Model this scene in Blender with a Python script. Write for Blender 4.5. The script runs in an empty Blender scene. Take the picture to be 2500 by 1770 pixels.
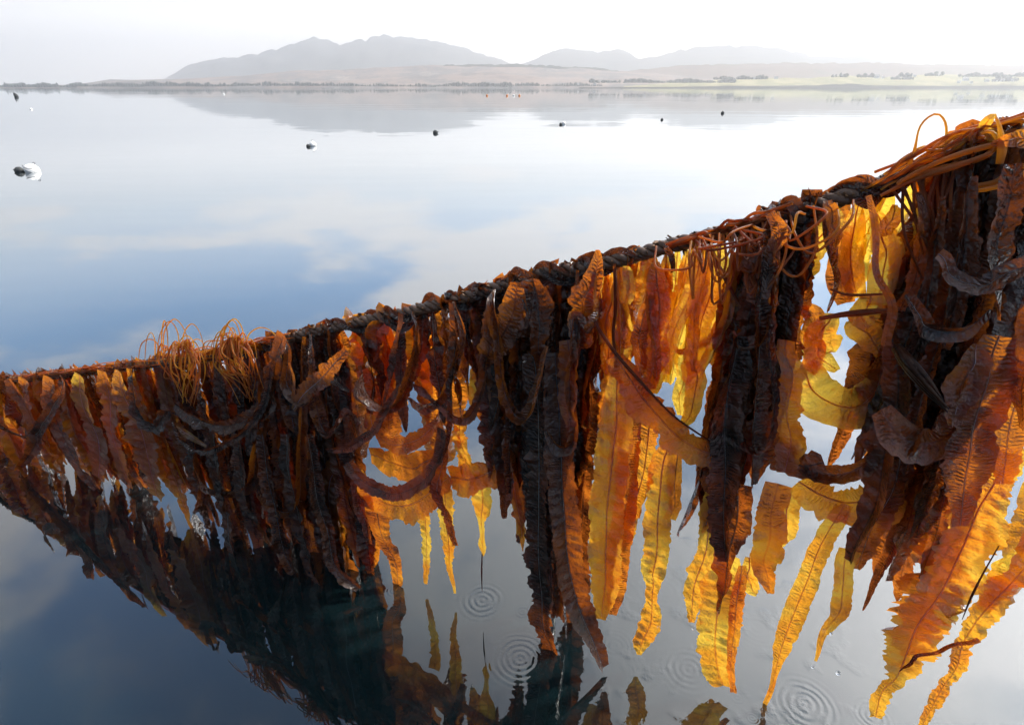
import bpy, math, random
import numpy as np
from mathutils import Vector

SC = bpy.context.scene
COL = SC.collection
rng = np.random.default_rng(7)
random.seed(7)
R = math.radians

# ---------------------------------------------------------------- camera
F_PX, CX, CY = 1417.0, 1250.0, 885.0            # focal length and centre in photograph pixels
PITCH = math.atan((885 - 214.5) / F_PX)
CAM_H = 1.6
cam_d = bpy.data.cameras.new('camera')
cam_d.sensor_width = 36.0
cam_d.lens = F_PX / 2500 * 36
cam_d.clip_start = 0.05
cam_d.clip_end = 60000
cam = bpy.data.objects.new('camera', cam_d)
COL.objects.link(cam)
cam.location = (0, 0, CAM_H)
cam.rotation_euler = (R(90) - PITCH, 0, 0)
SC.camera = cam

# ---------------------------------------------------------------- light
BRIGHT_AZ = R(40)                   # the thin veil of cloud is brightest towards the right of the view
SUN_AZ, SUN_EL = R(66), R(50)       # azimuth measured from straight ahead towards the right
sun_dir = Vector((math.sin(SUN_AZ) * math.cos(SUN_EL), math.cos(SUN_AZ) * math.cos(SUN_EL), math.sin(SUN_EL)))
sd = bpy.data.lights.new('sun', 'SUN')
sd.energy = 2.3
sd.angle = R(4)
sd.color = (1.0, 0.93, 0.82)
sun = bpy.data.objects.new('sun', sd)
COL.objects.link(sun)
sun.rotation_euler = (-sun_dir).to_track_quat('-Z', 'Y').to_euler()
sun.location = (30, 30, 30)

SC.view_settings.view_transform = 'Standard'
SC.view_settings.look = 'None'
SC.view_settings.exposure = 1.27
SC.view_settings.gamma = 1.0
SC.view_settings.use_curve_mapping = False
SC.cycles.use_denoising = True
SC.cycles.max_bounces = 10
SC.cycles.transparent_max_bounces = 16
SC.cycles.transmission_bounces = 8
SC.cycles.diffuse_bounces = 5
SC.cycles.glossy_bounces = 4
SC.cycles.volume_bounces = 1
SC.cycles.sample_clamp_indirect = 6.0
SC.cycles.caustics_reflective = False
SC.cycles.caustics_refractive = False


class NT:
    """small helper to write node trees"""
    def __init__(s, tree):
        s.t = tree
        tree.nodes.clear()

    def n(s, typ, props=None, **ins):
        nd = s.t.nodes.new(typ)
        for k, v in (props or {}).items():
            setattr(nd, k, v)
        for k, v in ins.items():
            key = int(k[1:]) if k[0] == 'i' and k[1:].isdigit() else k.replace('_', ' ')
            s.set(nd.inputs[key], v)
        return nd

    def set(s, sock, v):
        if isinstance(v, bpy.types.NodeSocket):
            s.t.links.new(v, sock)
        elif isinstance(v, bpy.types.Node):
            s.t.links.new(v.outputs[0], sock)
        else:
            sock.default_value = v

    def m(s, op, a, b=None, c=None, clamp=False):
        nd = s.t.nodes.new('ShaderNodeMath')
        nd.operation = op
        nd.use_clamp = clamp
        for i, v in enumerate((a, b, c)):
            if v is not None:
                s.set(nd.inputs[i], v)
        return nd.outputs[0]

    def vm(s, op, a, b=None, scale=None):
        nd = s.t.nodes.new('ShaderNodeVectorMath')
        nd.operation = op
        s.set(nd.inputs[0], a)
        if b is not None:
            s.set(nd.inputs[1], b)
        if scale is not None:
            s.set(nd.inputs['Scale'], scale)
        return nd.outputs['Value'] if op in ('DOT_PRODUCT', 'LENGTH', 'DISTANCE') else nd.outputs[0]

    def mr(s, v, a, b, c, d, smooth=False):
        nd = s.t.nodes.new('ShaderNodeMapRange')
        if smooth:
            nd.interpolation_type = 'SMOOTHSTEP'
        for i, x in enumerate((v, a, b, c, d)):
            s.set(nd.inputs[i], x)
        return nd.outputs[0]

    def mix(s, f, a, b, blend='MIX'):
        nd = s.t.nodes.new('ShaderNodeMix')
        nd.data_type = 'RGBA'
        nd.blend_type = blend
        s.set(nd.inputs[0], f)
        s.set(nd.inputs[6], a)
        s.set(nd.inputs[7], b)
        return nd.outputs[2]

    def ramp(s, f, stops, interp='LINEAR'):
        nd = s.t.nodes.new('ShaderNodeValToRGB')
        cr = nd.color_ramp
        cr.interpolation = interp
        while len(cr.elements) < len(stops):
            cr.elements.new(0.5)
        for e, (p, c) in zip(cr.elements, stops):
            e.position = p
            e.color = (*c, 1) if len(c) == 3 else c
        s.set(nd.inputs[0], f)
        return nd.outputs[0]

    def noise(s, vec, scale, detail=3, rough=0.55, dist=0.0):
        return s.n('ShaderNodeTexNoise', None, Vector=vec, Scale=scale, Detail=detail, Roughness=rough, Distortion=dist).outputs[0]


world = bpy.data.worlds.new('World')
SC.world = world
world.use_nodes = True
w = NT(world.node_tree)
SKY_STRENGTH = 0.1
sky = w.n('ShaderNodeTexSky', {'sky_type': 'NISHITA', 'sun_disc': False, 'sun_elevation': SUN_EL, 'sun_rotation': SUN_AZ,
                               'air_density': 1.2, 'dust_density': 0.6})
d = w.n('ShaderNodeTexCoord').outputs['Generated']
sep = w.n('ShaderNodeSeparateXYZ', None, Vector=d)
z = w.m('MAXIMUM', sep.outputs[2], 0.0)
den = w.m('ADD', z, 0.14)
px_ = w.m('DIVIDE', sep.outputs[0], den)
py_ = w.m('DIVIDE', sep.outputs[1], den)
pl = w.n('ShaderNodeCombineXYZ', None, X=px_, Y=py_, Z=63.2).outputs[0]
cl = w.noise(pl, 1.15, 6, 0.55, 0.2)
cl2 = w.noise(pl, 0.35, 3, 0.5, 0.0)
cmask = w.mr(w.m('ADD', w.m('MULTIPLY', cl, 0.6), w.m('MULTIPLY', cl2, 0.4)), 0.464, 0.545, 0.0, 1.0, True)
sdot = w.m('MAXIMUM', w.vm('DOT_PRODUCT', d, (math.sin(R(62)) * math.cos(R(50)), math.cos(R(62)) * math.cos(R(50)), math.sin(R(50)))), 0.0)
glow = w.m('POWER', sdot, 6.0)
haze_f = w.mr(z, 0.08, 0.30, 1.0, 0.10)
fwd = w.vm('DOT_PRODUCT', d, (math.sin(BRIGHT_AZ), math.cos(BRIGHT_AZ), 0.0))
side = w.mr(fwd, -0.95, 0.6, 0.25, 1.02, True)
bright = w.m('MULTIPLY', side, w.m('ADD', 0.54, w.m('MULTIPLY', glow, 1.6)))
cloud_c = w.vm('SCALE', (0.99 / SKY_STRENGTH, 0.97 / SKY_STRENGTH, 0.98 / SKY_STRENGTH), scale=bright)
haze_c = w.vm('SCALE', (1.08 / SKY_STRENGTH, 1.04 / SKY_STRENGTH, 1.00 / SKY_STRENGTH), scale=w.m('MULTIPLY', side, w.mr(z, 0.03, 0.15, 0.98, 0.56, True)))
blue = w.vm('MULTIPLY', sky.outputs[0], (0.33, 0.70, 0.97))
c1 = w.mix(w.m('MULTIPLY', cmask, 0.95), blue, cloud_c)
c2 = w.mix(haze_f, c1, haze_c)
c2 = w.mix(w.m('MULTIPLY', glow, 0.45, clamp=True), c2, cloud_c)
bg = w.n('ShaderNodeBackground', None, Color=c2, Strength=SKY_STRENGTH)
w.n('ShaderNodeOutputWorld', None, Surface=bg)

# ---------------------------------------------------------------- geometry helpers
ST, CT = math.sin(PITCH), math.cos(PITCH)
CAMP = np.array([0, 0, CAM_H])


def ray(px, py):
    xc, yc = (px - CX) / F_PX, (CY - py) / F_PX
    return np.array([xc, CT + yc * ST, -ST + yc * CT])


NRM = np.array([0.394, 1.0, 0.0])
NRM = NRM / np.linalg.norm(NRM)                 # the line hangs in a vertical plane; this is its normal, pointing away to sea
PLANE_D = 1.373 / math.hypot(0.394, 1.0)
ALONG = np.array([NRM[1], -NRM[0], 0.0])        # along the line, towards the right


def on_curtain(px, py, off=0.0):
    r = ray(px, py)
    return CAMP + r * ((PLANE_D + off) / r.dot(NRM))


def on_water(px, py):
    r = ray(px, py)
    return CAMP + r * (-CAM_H / r[2])


def at_dist(px, py, D):
    r = ray(px, py)
    return CAMP + r * (D / r[1])


def new_mesh(name, V, Fq, mat, parent=None, smooth=True, uv=None, tone=None):
    me = bpy.data.meshes.new(name)
    V = np.asarray(V, dtype=np.float32)
    if isinstance(Fq, np.ndarray):
        nf, k = Fq.shape
        me.vertices.add(len(V))
        me.vertices.foreach_set('co', V.ravel())
        me.loops.add(nf * k)
        me.loops.foreach_set('vertex_index', Fq.astype(np.int32).ravel())
        me.polygons.add(nf)
        me.polygons.foreach_set('loop_start', np.arange(0, nf * k, k, dtype=np.int32))
        me.update(calc_edges=True)
        me.polygons.foreach_set('use_smooth', np.full(nf, smooth))
    else:
        me.from_pydata([tuple(map(float, v)) for v in V], [], Fq)
        me.polygons.foreach_set('use_smooth', [smooth] * len(me.polygons))
    if uv is not None:
        a = me.attributes.new('buv', 'FLOAT_VECTOR', 'POINT')
        a.data.foreach_set('vector', np.asarray(uv, dtype=np.float32).ravel())
    if tone is not None:
        a = me.attributes.new('tone', 'FLOAT', 'POINT')
        a.data.foreach_set('value', np.asarray(tone, dtype=np.float32).ravel())
    me.materials.append(mat)
    me.update()
    o = bpy.data.objects.new(name, me)
    COL.objects.link(o)
    if parent is not None:
        o.parent = parent
        o.matrix_parent_inverse = parent.matrix_basis.inverted()
    return o


def empty(name, loc=(0, 0, 0)):
    o = bpy.data.objects.new(name, None)
    COL.objects.link(o)
    o.location = loc
    o.empty_display_size = 0.05
    return o


def tag(o, label=None, cat=None, group=None, kind=None):
    if label:
        o['label'] = label
    if cat:
        o['category'] = cat
    if group:
        o['group'] = group
    if kind:
        o['kind'] = kind
    return o


def grid_faces(n, m):
    i = np.arange(n - 1)[:, None] * m + np.arange(m - 1)[None, :]
    i = i.ravel()
    return np.stack([i, i + 1, i + m + 1, i + m], 1)


def smooth_path(P, step):
    """Catmull-Rom through the control points, resampled evenly"""
    P = np.asarray(P, float)
    if len(P) == 2:
        P = np.array([P[0], (P[0] + P[1]) / 2, P[1]])
    Q = np.vstack([2 * P[0] - P[1], P, 2 * P[-1] - P[-2]])
    out = []
    for i in range(1, len(Q) - 2):
        t = np.linspace(0, 1, 24, endpoint=False)[:, None]
        a, b, c, e = Q[i - 1], Q[i], Q[i + 1], Q[i + 2]
        out.append(0.5 * ((2 * b) + (-a + c) * t + (2 * a - 5 * b + 4 * c - e) * t ** 2 + (-a + 3 * b - 3 * c + e) * t ** 3))
    out.append(P[-1:])
    C = np.vstack(out)
    s = np.concatenate([[0], np.cumsum(np.linalg.norm(np.diff(C[:, :3], axis=0), axis=1))])
    n = max(6, int(s[-1] / step) + 1)
    u = np.linspace(0, s[-1], n)
    return np.stack([np.interp(u, s, C[:, k]) for k in range(C.shape[1])], 1), s[-1]


def n1(n, knots, amp=1.0):
    """smooth 1-D noise of n samples"""
    k = max(4, int(knots))
    y = rng.normal(0, 1, k + 3)
    x = np.linspace(0, k, n)
    i = x.astype(int)
    f = x - i
    f = f * f * (3 - 2 * f)
    return amp * (y[i] * (1 - f) + y[i + 1] * f)


def norm(a):
    return a / np.maximum(np.linalg.norm(a, axis=-1, keepdims=True), 1e-9)


def frames(C, ref):
    T = norm(np.gradient(C, axis=0))
    N = ref - T * (T @ ref)[:, None]
    N = norm(N)
    return T, N, np.cross(T, N)


def tube(name, P, rad, mat, parent=None, sides=6, step=0.012, tone=0.5, closed=True):
    C, L = smooth_path(P, step)
    n = len(C)
    rad = np.interp(np.linspace(0, 1, n), np.linspace(0, 1, len(np.atleast_1d(rad))), np.atleast_1d(rad)) if np.ndim(rad) else np.full(n, rad)
    T, N, B = frames(C, np.array([0.31, -0.8, 0.52]))
    a = np.linspace(0, 2 * math.pi, sides, endpoint=False)
    V = C[:, None, :] + rad[:, None, None] * (np.cos(a)[None, :, None] * N[:, None, :] + np.sin(a)[None, :, None] * B[:, None, :])
    V = V.reshape(-1, 3)
    i = (np.arange(n - 1)[:, None] * sides)
    j = np.arange(sides)[None, :]
    k = (np.arange(sides)[None, :] + 1) % sides
    Fq = np.stack([(i + j).ravel(), (i + k).ravel(), (i + sides + k).ravel(), (i + sides + j).ravel()], 1)
    uv = np.zeros((n, sides, 3))
    uv[:, :, 1] = np.linspace(0, L, n)[:, None]
    uv[:, :, 0] = 0.5
    return new_mesh(name, V, Fq, mat, parent, uv=uv.reshape(-1, 3), tone=np.full(n * sides, tone))


# ---------------------------------------------------------------- materials
def mat_new(name):
    m = bpy.data.materials.new(name)
    m.use_nodes = True
    return m, NT(m.node_tree)


def simple_mat(name, col, rough=0.6, var=0.25, scale=8.0, bump=0.0, spec=0.5):
    m, t = mat_new(name)
    pos = t.n('ShaderNodeTexCoord').outputs['Object']
    nz = t.noise(pos, scale, 4)
    c = t.mix(nz, tuple(x * (1 - var) for x in col) + (1,), tuple(min(1, x * (1 + var)) for x in col) + (1,))
    b = t.n('ShaderNodeBsdfPrincipled', None, Base_Color=c, Roughness=rough, Specular_IOR_Level=spec)
    if bump:
        t.set(b.inputs['Normal'], t.n('ShaderNodeBump', None, Strength=1.0, Distance=bump, Height=nz))
    t.n('ShaderNodeOutputMaterial', None, Surface=b)
    return m


def kelp_material(name, membrane=True, stem=False):
    m, t = mat_new(name)
    uv = t.n('ShaderNodeAttribute', {'attribute_name': 'buv'}).outputs['Vector']
    tone = t.n('ShaderNodeAttribute', {'attribute_name': 'tone'}).outputs['Fac']
    s = t.n('ShaderNodeSeparateXYZ', None, Vector=uv)
    v, L = s.outputs[0], s.outputs[1]
    av = t.m('ABSOLUTE', v)
    pos = t.n('ShaderNodeTexCoord').outputs['Object']
    n_big = t.noise(pos, 14.0, 3)
    n_fine = t.noise(pos, 90.0, 4, 0.6)
    tt = t.m('ADD', t.m('MULTIPLY', tone, 0.96), t.m('MULTIPLY', t.m('SUBTRACT', n_big, 0.5), 0.5))
    # small darker freckles and frayed patches
    sp = t.mr(t.noise(pos, 55.0, 2), 0.60, 0.72, 0.0, 0.16)
    tt = t.m('ADD', tt, sp)
    # veins along the corrugation
    warp = t.m('ADD', t.m('MULTIPLY', n_big, 0.03), t.m('MULTIPLY', av, 0.010))
    ph = t.m('MULTIPLY', t.m('ADD', L, warp), 2 * math.pi / 0.0095)
    wav = t.m('SINE', t.m('ADD', ph, t.m('ADD', t.m('MULTIPLY', t.noise(pos, 26.0, 2), 6.0), t.m('MULTIPLY', n_fine, 5.0))))
    win = t.m('MULTIPLY', t.mr(av, 0.05, 0.2, 0.0, 1.0, True), t.mr(av, 0.5, 0.95, 1.0, 0.12, True))
    brk = t.mr(t.noise(pos, 48.0, 2), 0.40, 0.62, 0.0, 1.3, True)
    cor = t.m('MULTIPLY', t.m('MULTIPLY', t.m('MULTIPLY', wav, win), brk), s.outputs[2])
    tt = t.m('ADD', tt, t.m('MULTIPLY', cor, 0.035 if membrane else 0.0))
    if membrane:
        tt = t.m('ADD', tt, t.mr(av, 0.02, 0.10, 0.16, 0.0, True))
    tt = t.m('MAXIMUM', t.m('MINIMUM', tt, 1.0), 0.0)
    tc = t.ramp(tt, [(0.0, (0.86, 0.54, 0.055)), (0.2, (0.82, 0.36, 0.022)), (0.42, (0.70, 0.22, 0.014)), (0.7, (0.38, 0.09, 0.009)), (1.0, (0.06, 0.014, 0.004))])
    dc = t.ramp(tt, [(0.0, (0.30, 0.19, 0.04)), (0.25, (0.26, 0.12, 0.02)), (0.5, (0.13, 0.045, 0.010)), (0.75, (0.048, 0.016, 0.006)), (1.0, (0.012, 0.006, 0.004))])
    if stem:
        tc = t.vm('MULTIPLY', tc, (1.0, 1.07, 1.6))
        dc = t.ramp(tt, [(0.0, (0.60, 0.40, 0.13)), (0.25, (0.48, 0.23, 0.06)), (0.5, (0.26, 0.085, 0.025)), (0.75, (0.08, 0.028, 0.014)), (1.0, (0.02, 0.01, 0.008))])
    if membrane:
        h = t.m('ADD', t.m('MULTIPLY', cor, t.mr(tt, 0.1, 0.7, 0.0003, 0.0024)), t.m('ADD', t.m('MULTIPLY', n_fine, 0.0042), t.m('MULTIPLY', t.noise(pos, 34.0, 3, 0.6), 0.010)))
    else:
        h = t.m('MULTIPLY', n_fine, 0.0012)
    bmp = t.n('ShaderNodeBump', None, Strength=1.0, Distance=1.0, Height=h)
    tr = t.n('ShaderNodeBsdfTranslucent', None, Color=tc, Normal=bmp)
    df = t.n('ShaderNodeBsdfDiffuse', None, Color=dc, Normal=bmp)
    body = t.n('ShaderNodeMixShader', None, i0=t.mr(tt, 0.0, 1.0, 0.95, 0.6), i1=df, i2=tr)
    if membrane:
        tp = t.n('ShaderNodeBsdfTransparent', None, Color=tc)
        body = t.n('ShaderNodeMixShader', None, i0=t.mr(tt, 0.05, 0.6, 0.34, 0.0), i1=body, i2=tp)
    gl = t.n('ShaderNodeBsdfGlossy', None, Color=(1, 1, 1, 1), Roughness=t.mr(n_fine, 0.3, 0.7, 0.04, 0.15) if membrane else 0.38, Normal=bmp)
    fr = t.n('ShaderNodeFresnel', None, IOR=1.5, Normal=bmp).outputs[0]
    if not membrane:
        fr = t.m('MULTIPLY', fr, 0.35)
    out = t.n('ShaderNodeMixShader', None, i0=t.m('MINIMUM', fr, 0.3), i1=body, i2=gl)
    t.n('ShaderNodeOutputMaterial', None, Surface=out)
    return m


M_KELP = kelp_material('kelp_membrane')
M_STIPE = kelp_material('kelp_stipe', False)
M_STEM = kelp_material('kelp_stem', False, True)
M_ROPE = simple_mat('weed_stained_rope', (0.075, 0.040, 0.024), 0.45, 0.5, 120, 0.002)
M_HOLD = simple_mat('holdfast_root', (0.12, 0.06, 0.025), 0.65, 0.6, 90, 0.002)

# ---------------------------------------------------------------- water
RINGS = [(1178, 1465, 62), (1275, 1493, 26), (1270, 1608, 80), (1682, 1633, 74), (1965, 1719, 84), (1836, 1752, 22),
         (2130, 1748, 52), (960, 1442, 24), (1620, 1440, 95), (1850, 1530, 80), (1500, 1575, 60), (1800, 1700, 26)]


def water_material():
    m, t = mat_new('calm_sea_water')
    pos = t.n('ShaderNodeNewGeometry').outputs['Position']
    # long low undulations, gusts far out
    lo = t.noise(t.vm('MULTIPLY', pos, (0.35, 1.0, 1.0)), 0.9, 2, 0.5)
    sw = t.noise(t.vm('MULTIPLY', pos, (0.16, 0.55, 1.0)), 0.5, 3, 0.6)
    gust = t.mr(t.noise(t.vm('MULTIPLY', pos, (0.012, 0.035, 1.0)), 1.0, 3, 0.6), 0.42, 0.62, 0.3, 1.0, True)
    h = t.m('ADD', t.m('MULTIPLY', lo, 0.0016), t.m('MULTIPLY', t.m('MULTIPLY', sw, gust), 0.022))
    for k, (px, py, r) in enumerate(RINGS):
        c = on_water(px, py)
        e = on_water(px + r, py)
        rad = float(np.linalg.norm(e - c))
        dist = t.m('ADD', t.vm('DISTANCE', pos, tuple(map(float, c))), t.m('MULTIPLY', t.noise(pos, 16.0 + k, 3), 0.012))
        lam = max(0.008, rad / [4.2, 3, 5.5, 4.5, 4.8, 3, 4, 3, 6, 6, 5, 3][k])
        wv = t.m('SINE', t.m('MULTIPLY', dist, 2 * math.pi / lam))
        a = [1.5, 1.4, 0.9, 0.7, 1.2, 1.3, 1.1, 0.8, 0.25, 0.25, 0.3, 0.6][k] * lam * 0.0095
        win = t.m('MULTIPLY', t.mr(dist, 0.0, rad * 0.25, 0.5, 1.0, True), t.mr(dist, rad * 0.6, rad * 1.25, a, 0.0, True))
        h = t.m('ADD', h, t.m('MULTIPLY', wv, win))
    # fine disturbed patches where the kelp drips
    c = on_water(1750, 1580)
    near = t.mr(t.vm('DISTANCE', pos, tuple(map(float, c))), 0.1, 0.8, 1.0, 0.0, True)
    pt = t.mr(t.noise(pos, 9.0, 2), 0.52, 0.68, 0.0, 1.0, True)
    h = t.m('ADD', h, t.m('MULTIPLY', t.m('MULTIPLY', near, pt), t.m('MULTIPLY', t.noise(pos, 70.0, 2), 0.0016)))
    bmp = t.n('ShaderNodeBump', None, Strength=1.0, Distance=1.0, Height=h)
    inc = t.n('ShaderNodeNewGeometry').outputs['Incoming']
    cosi = t.m('ABSOLUTE', t.vm('DOT_PRODUCT', inc, bmp.outputs[0]))
    fr = t.m('ADD', 0.04, t.m('MULTIPLY', 0.94, t.m('POWER', t.m('SUBTRACT', 1.0, cosi), 2.1)), clamp=True)
    body = t.n('ShaderNodeBsdfDiffuse', None, Color=(0.003, 0.009, 0.011, 1))
    gl = t.n('ShaderNodeBsdfGlossy', None, Color=(0.97, 0.99, 1.0, 1), Roughness=0.015, Normal=bmp)
    out = t.n('ShaderNodeMixShader', None, i0=fr, i1=body, i2=gl)
    t.n('ShaderNodeOutputMaterial', None, Surface=out)
    return m


def axis(lo, hi, n, far, k):
    mid = np.linspace(lo, hi, n)
    g = np.geomspace(0.3, far, k)
    return np.concatenate([(lo - g)[::-1], mid, hi + g])


gx, gy = axis(-3, 3, 60, 8600, 40), axis(0.2, 4, 40, 8600, 40)
X, Y = np.meshgrid(gx, gy)
water = new_mesh('sea_water', np.stack([X.ravel(), Y.ravel(), np.zeros(X.size)], 1), grid_faces(len(gy), len(gx)), water_material())
tag(water, 'calm grey-blue loch water mirroring sky, hills and hanging kelp', kind='structure')

# ---------------------------------------------------------------- far land
def land_material(name, cols, scale, seed):
    m, t = mat_new(name)
    pos = t.vm('ADD', t.n('ShaderNodeTexCoord').outputs['Object'], (seed * 311.0, seed * 97.0, 0))
    n = t.noise(t.vm('MULTIPLY', pos, (1.0, 0.6, 3.0)), scale, 6, 0.6)
    n2 = t.noise(pos, scale * 9, 3, 0.6)
    f = t.m('ADD', t.m('MULTIPLY', n, 0.75), t.m('MULTIPLY', n2, 0.25))
    k = len(cols)
    c = t.ramp(f, [(0.32 + 0.36 * i / (k - 1), cc) for i, cc in enumerate(cols)])
    t.n('ShaderNodeOutputMaterial', None, Surface=t.n('ShaderNodeBsdfDiffuse', None, Color=c))
    return m


def landform(name, label, prof, D, depth, mat, front=0.45, rough=1.0, nx=260, ny=16, kind='structure', cat=None):
    prof = np.array(prof, float)
    pxs = np.linspace(prof[0, 0], prof[-1, 0], nx)
    pys = np.interp(pxs, prof[:, 0], prof[:, 1])
    crest = np.array([at_dist(a, b, D) for a, b in zip(pxs, pys)])
    Xc, Zc = crest[:, 0], np.maximum(crest[:, 2], 0.0)
    j1 = n1(nx, nx / 3, 0.018 * rough) + n1(nx, nx / 9, 0.02 * rough)
    Zc = Zc * (1 + j1)
    rows = []
    ts = np.concatenate([np.linspace(0, 1, ny), [1.15, 1.5]])
    for k, tt in enumerate(ts):
        sg = max(1.0, (1 - min(tt, 1)) * nx * .10)
        kx = np.arange(-int(3 * sg), int(3 * sg) + 1)
        kr = np.exp(-.5 * (kx / sg) ** 2)
        Zs = np.convolve(np.pad(Zc, len(kx) // 2, mode='edge'), kr / kr.sum(), mode='valid')
        if tt <= 1:
            y = D - depth * (1 - tt)
            hh = math.sin(tt * math.pi / 2) ** 1.15
            gull = 1 + (n1(nx, nx / 14, 0.05 * rough) * math.sin(math.pi * tt) if 0 < tt < 1 else 0)
            zz = (Zs if tt < .99 else Zc) * hh * gull - (2.0 if k == 0 else 0)
            zz = np.minimum(zz, Zc * (y / D) * 0.995) if tt < 1 else zz
        else:
            y = D + depth * (tt - 1) * 1.5
            zz = Zc * (1 - (tt - 1) * 1.1)
        rows.append(np.stack([Xc * (y / D), np.full(nx, y) + n1(nx, nx / 8, depth * 0.01), zz], 1))
    V = np.vstack(rows)
    o = new_mesh(name, V, grid_faces(len(ts), nx), mat)
    tag(o, label, cat, kind=kind)
    return o, crest


def q1(lst):   # points read off a 1250x450 crop at left
    return [(a * .5449, b * .5449) for a, b in lst]


def q2(lst):
    return [(1250 + a * .5449, b * .5449) for a, b in lst]


M_MTN = land_material('bare_mountain_slope', [(0.10, 0.12, 0.13), (0.15, 0.16, 0.16), (0.09, 0.11, 0.11)], 0.002, 1)
M_MOOR = land_material('bracken_moor', [(0.16, 0.13, 0.12), (0.26, 0.20, 0.17), (0.11, 0.11, 0.11), (0.34, 0.28, 0.24)], 0.006, 2)
M_FOREST = land_material('forest_hill', [(0.03, 0.045, 0.04), (0.05, 0.06, 0.05), (0.035, 0.05, 0.045)], 0.006, 3)
M_HEATH = land_material('heath_hill', [(0.10, 0.09, 0.08), (0.16, 0.12, 0.10), (0.09, 0.10, 0.07)], 0.006, 4)
M_FIELD = land_material('pasture', [(0.26, 0.26, 0.12), (0.34, 0.30, 0.17), (0.20, 0.20, 0.10), (0.36, 0.30, 0.2)], 0.012, 5)
M_ROCK = land_material('dark_shore_rock', [(0.03, 0.03, 0.028), (0.06, 0.055, 0.05)], 0.08, 6)

landform('mountain', 'pale twin-peaked mountain fading into haze left of centre',
         q1([(690, 372), (740, 358), (800, 322), (860, 287), (930, 276), (1000, 260), (1080, 258), (1110, 238), (1160, 240), (1250, 212), (1330, 180), (1370, 168), (1400, 166), (1470, 178), (1500, 190), (1525, 208), (1570, 192), (1630, 185), (1660, 165), (1680, 158), (1740, 162), (1800, 168), (1900, 180), (1960, 185), (2050, 210), (2120, 232), (2200, 250), (2294, 290), (2380, 320), (2500, 370)]),
         6500, 2600, M_MTN)
landform('mountain', 'lower rounded hazy mountain ridges on the horizon right of centre',
         q2([(-200, 372), (60, 280), (120, 262), (180, 232), (240, 222), (300, 218), (340, 219), (380, 228), (470, 228), (530, 245), (575, 268), (640, 255), (720, 235), (820, 218), (900, 215), (940, 211), (1070, 205), (1120, 213), (1200, 220), (1290, 240), (1370, 255), (1470, 258), (1520, 248), (1580, 245), (1650, 250), (1720, 280), (1900, 300), (2200, 350)]),
         6100, 2000, M_MTN)
landform('hill', 'long grey heather hill behind the houses on the right shore',
         q2([(380, 350), (420, 330), (600, 310), (800, 295), (1000, 285), (1300, 282), (1500, 286), (1700, 283), (1850, 290), (2000, 289), (2150, 291), (2294, 294), (2500, 300)]),
         3600, 900, M_HEATH)
landform('hill', 'low pinkish moorland rising behind the wooded left shore',
         q1([(300, 386), (500, 356), (600, 360), (900, 352), (1100, 340), (1300, 322), (1500, 314), (1700, 303), (1900, 296), (2100, 300), (2294, 290), (2500, 300), (2700, 312), (2900, 330), (3200, 350), (3500, 380)]),
         3300, 1000, M_MOOR)
landform('forest', 'dark conifer plantation across the middle of the low moor hill', 
         q1([(1535, 352), (1640, 342), (1750, 330), (1900, 306), (2000, 292), (2294, 286), (2400, 290), (2550, 298), (2700, 306), (2780, 322)]),
         3000, 120, M_FOREST, kind='structure')
landform('land', 'low open moor shore between water and wooded slope',
         q1([(-200, 385), (0, 384), (400, 382), (600, 360), (760, 372), (900, 380), (1050, 376), (1300, 364), (1600, 356), (1900, 342), (2100, 328), (2250, 330), (2500, 352), (2800, 356), (3200, 366), (3700, 372), (4000, 376)]),
         2500, 500, M_MOOR, rough=2)
landform('land', 'green and straw pasture sloping to the right-hand shore',
         q2([(500, 386), (800, 366), (1100, 352), (1300, 350), (1450, 343), (1700, 345), (1900, 335), (2100, 338), (2294, 336), (2600, 340)]),
         2200, 250, M_FIELD, rough=1.5)
landform('shore', 'thin dark rocky spit along the right-hand waterline',
         q2([(300, 391.5), (700, 391), (950, 387), (1320, 385), (1400, 379), (1450, 375), (1540, 377), (1620, 384), (1800, 387), (2294, 386), (2600, 386)]),
         1850, 25, M_ROCK, rough=3)
landform('islet', 'low dark rocky islet off the left shore', q1([(1415, 404), (1430, 400), (1450, 398.5), (1465, 400), (1480, 404)]),
         900, 6, M_ROCK, nx=30, ny=6, kind='structure')

# conifers and round trees on the far shore: too small to count, joined as woods
def wood(name, label, spans, D, dens, hpx, kindset='conifer'):
    """spans: (px0, px1, base py) ; trees with tapering tiered crowns"""
    V, Fc = [], []
    for (a, b, y0, y1) in spans:
        n = int(abs(b - a) * dens)
        for _ in range(n):
            u = rng.uniform(0, 1)
            DD = D * rng.uniform(0.985, 1.015)
            p = at_dist(a + (b - a) * u, y0 + (y1 - y0) * u, DD)
            hgt = hpx / F_PX * DD * rng.uniform(0.3, 1.1) * (0.55 + 0.45 * math.sin(u * 9 + a) ** 2)
            r = hgt * rng.uniform(0.22, 0.42) * (1.5 if kindset == 'round' else 1)
            base = len(V)
            prof = [(0, .25), (.12, 1.0), (.45, .62), (.5, .75), (.8, .3), (1.0, 0.02)] if kindset == 'conifer' else [(0, .2), (.2, .8), (.45, 1.0), (.7, .9), (.88, .6), (1.0, .1)]
            for (hh, rr) in prof:
                for s in range(6):
                    an = s * math.pi / 3 + rng.uniform(-.2, .2)
                    q = rr * r * rng.uniform(.75, 1.2)
                    V.append((p[0] + q * math.cos(an), p[1] + q * math.sin(an), p[2] - 0.5 + hh * hgt))
            for i in range(len(prof) - 1):
                for s in range(6):
                    Fc.append((base + i * 6 + s, base + i * 6 + (s + 1) % 6, base + (i + 1) * 6 + (s + 1) % 6, base + (i + 1) * 6 + s))
    o = new_mesh(name, np.array(V), np.array(Fc), M_FOREST)
    tag(o, label, kind='stuff')


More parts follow.
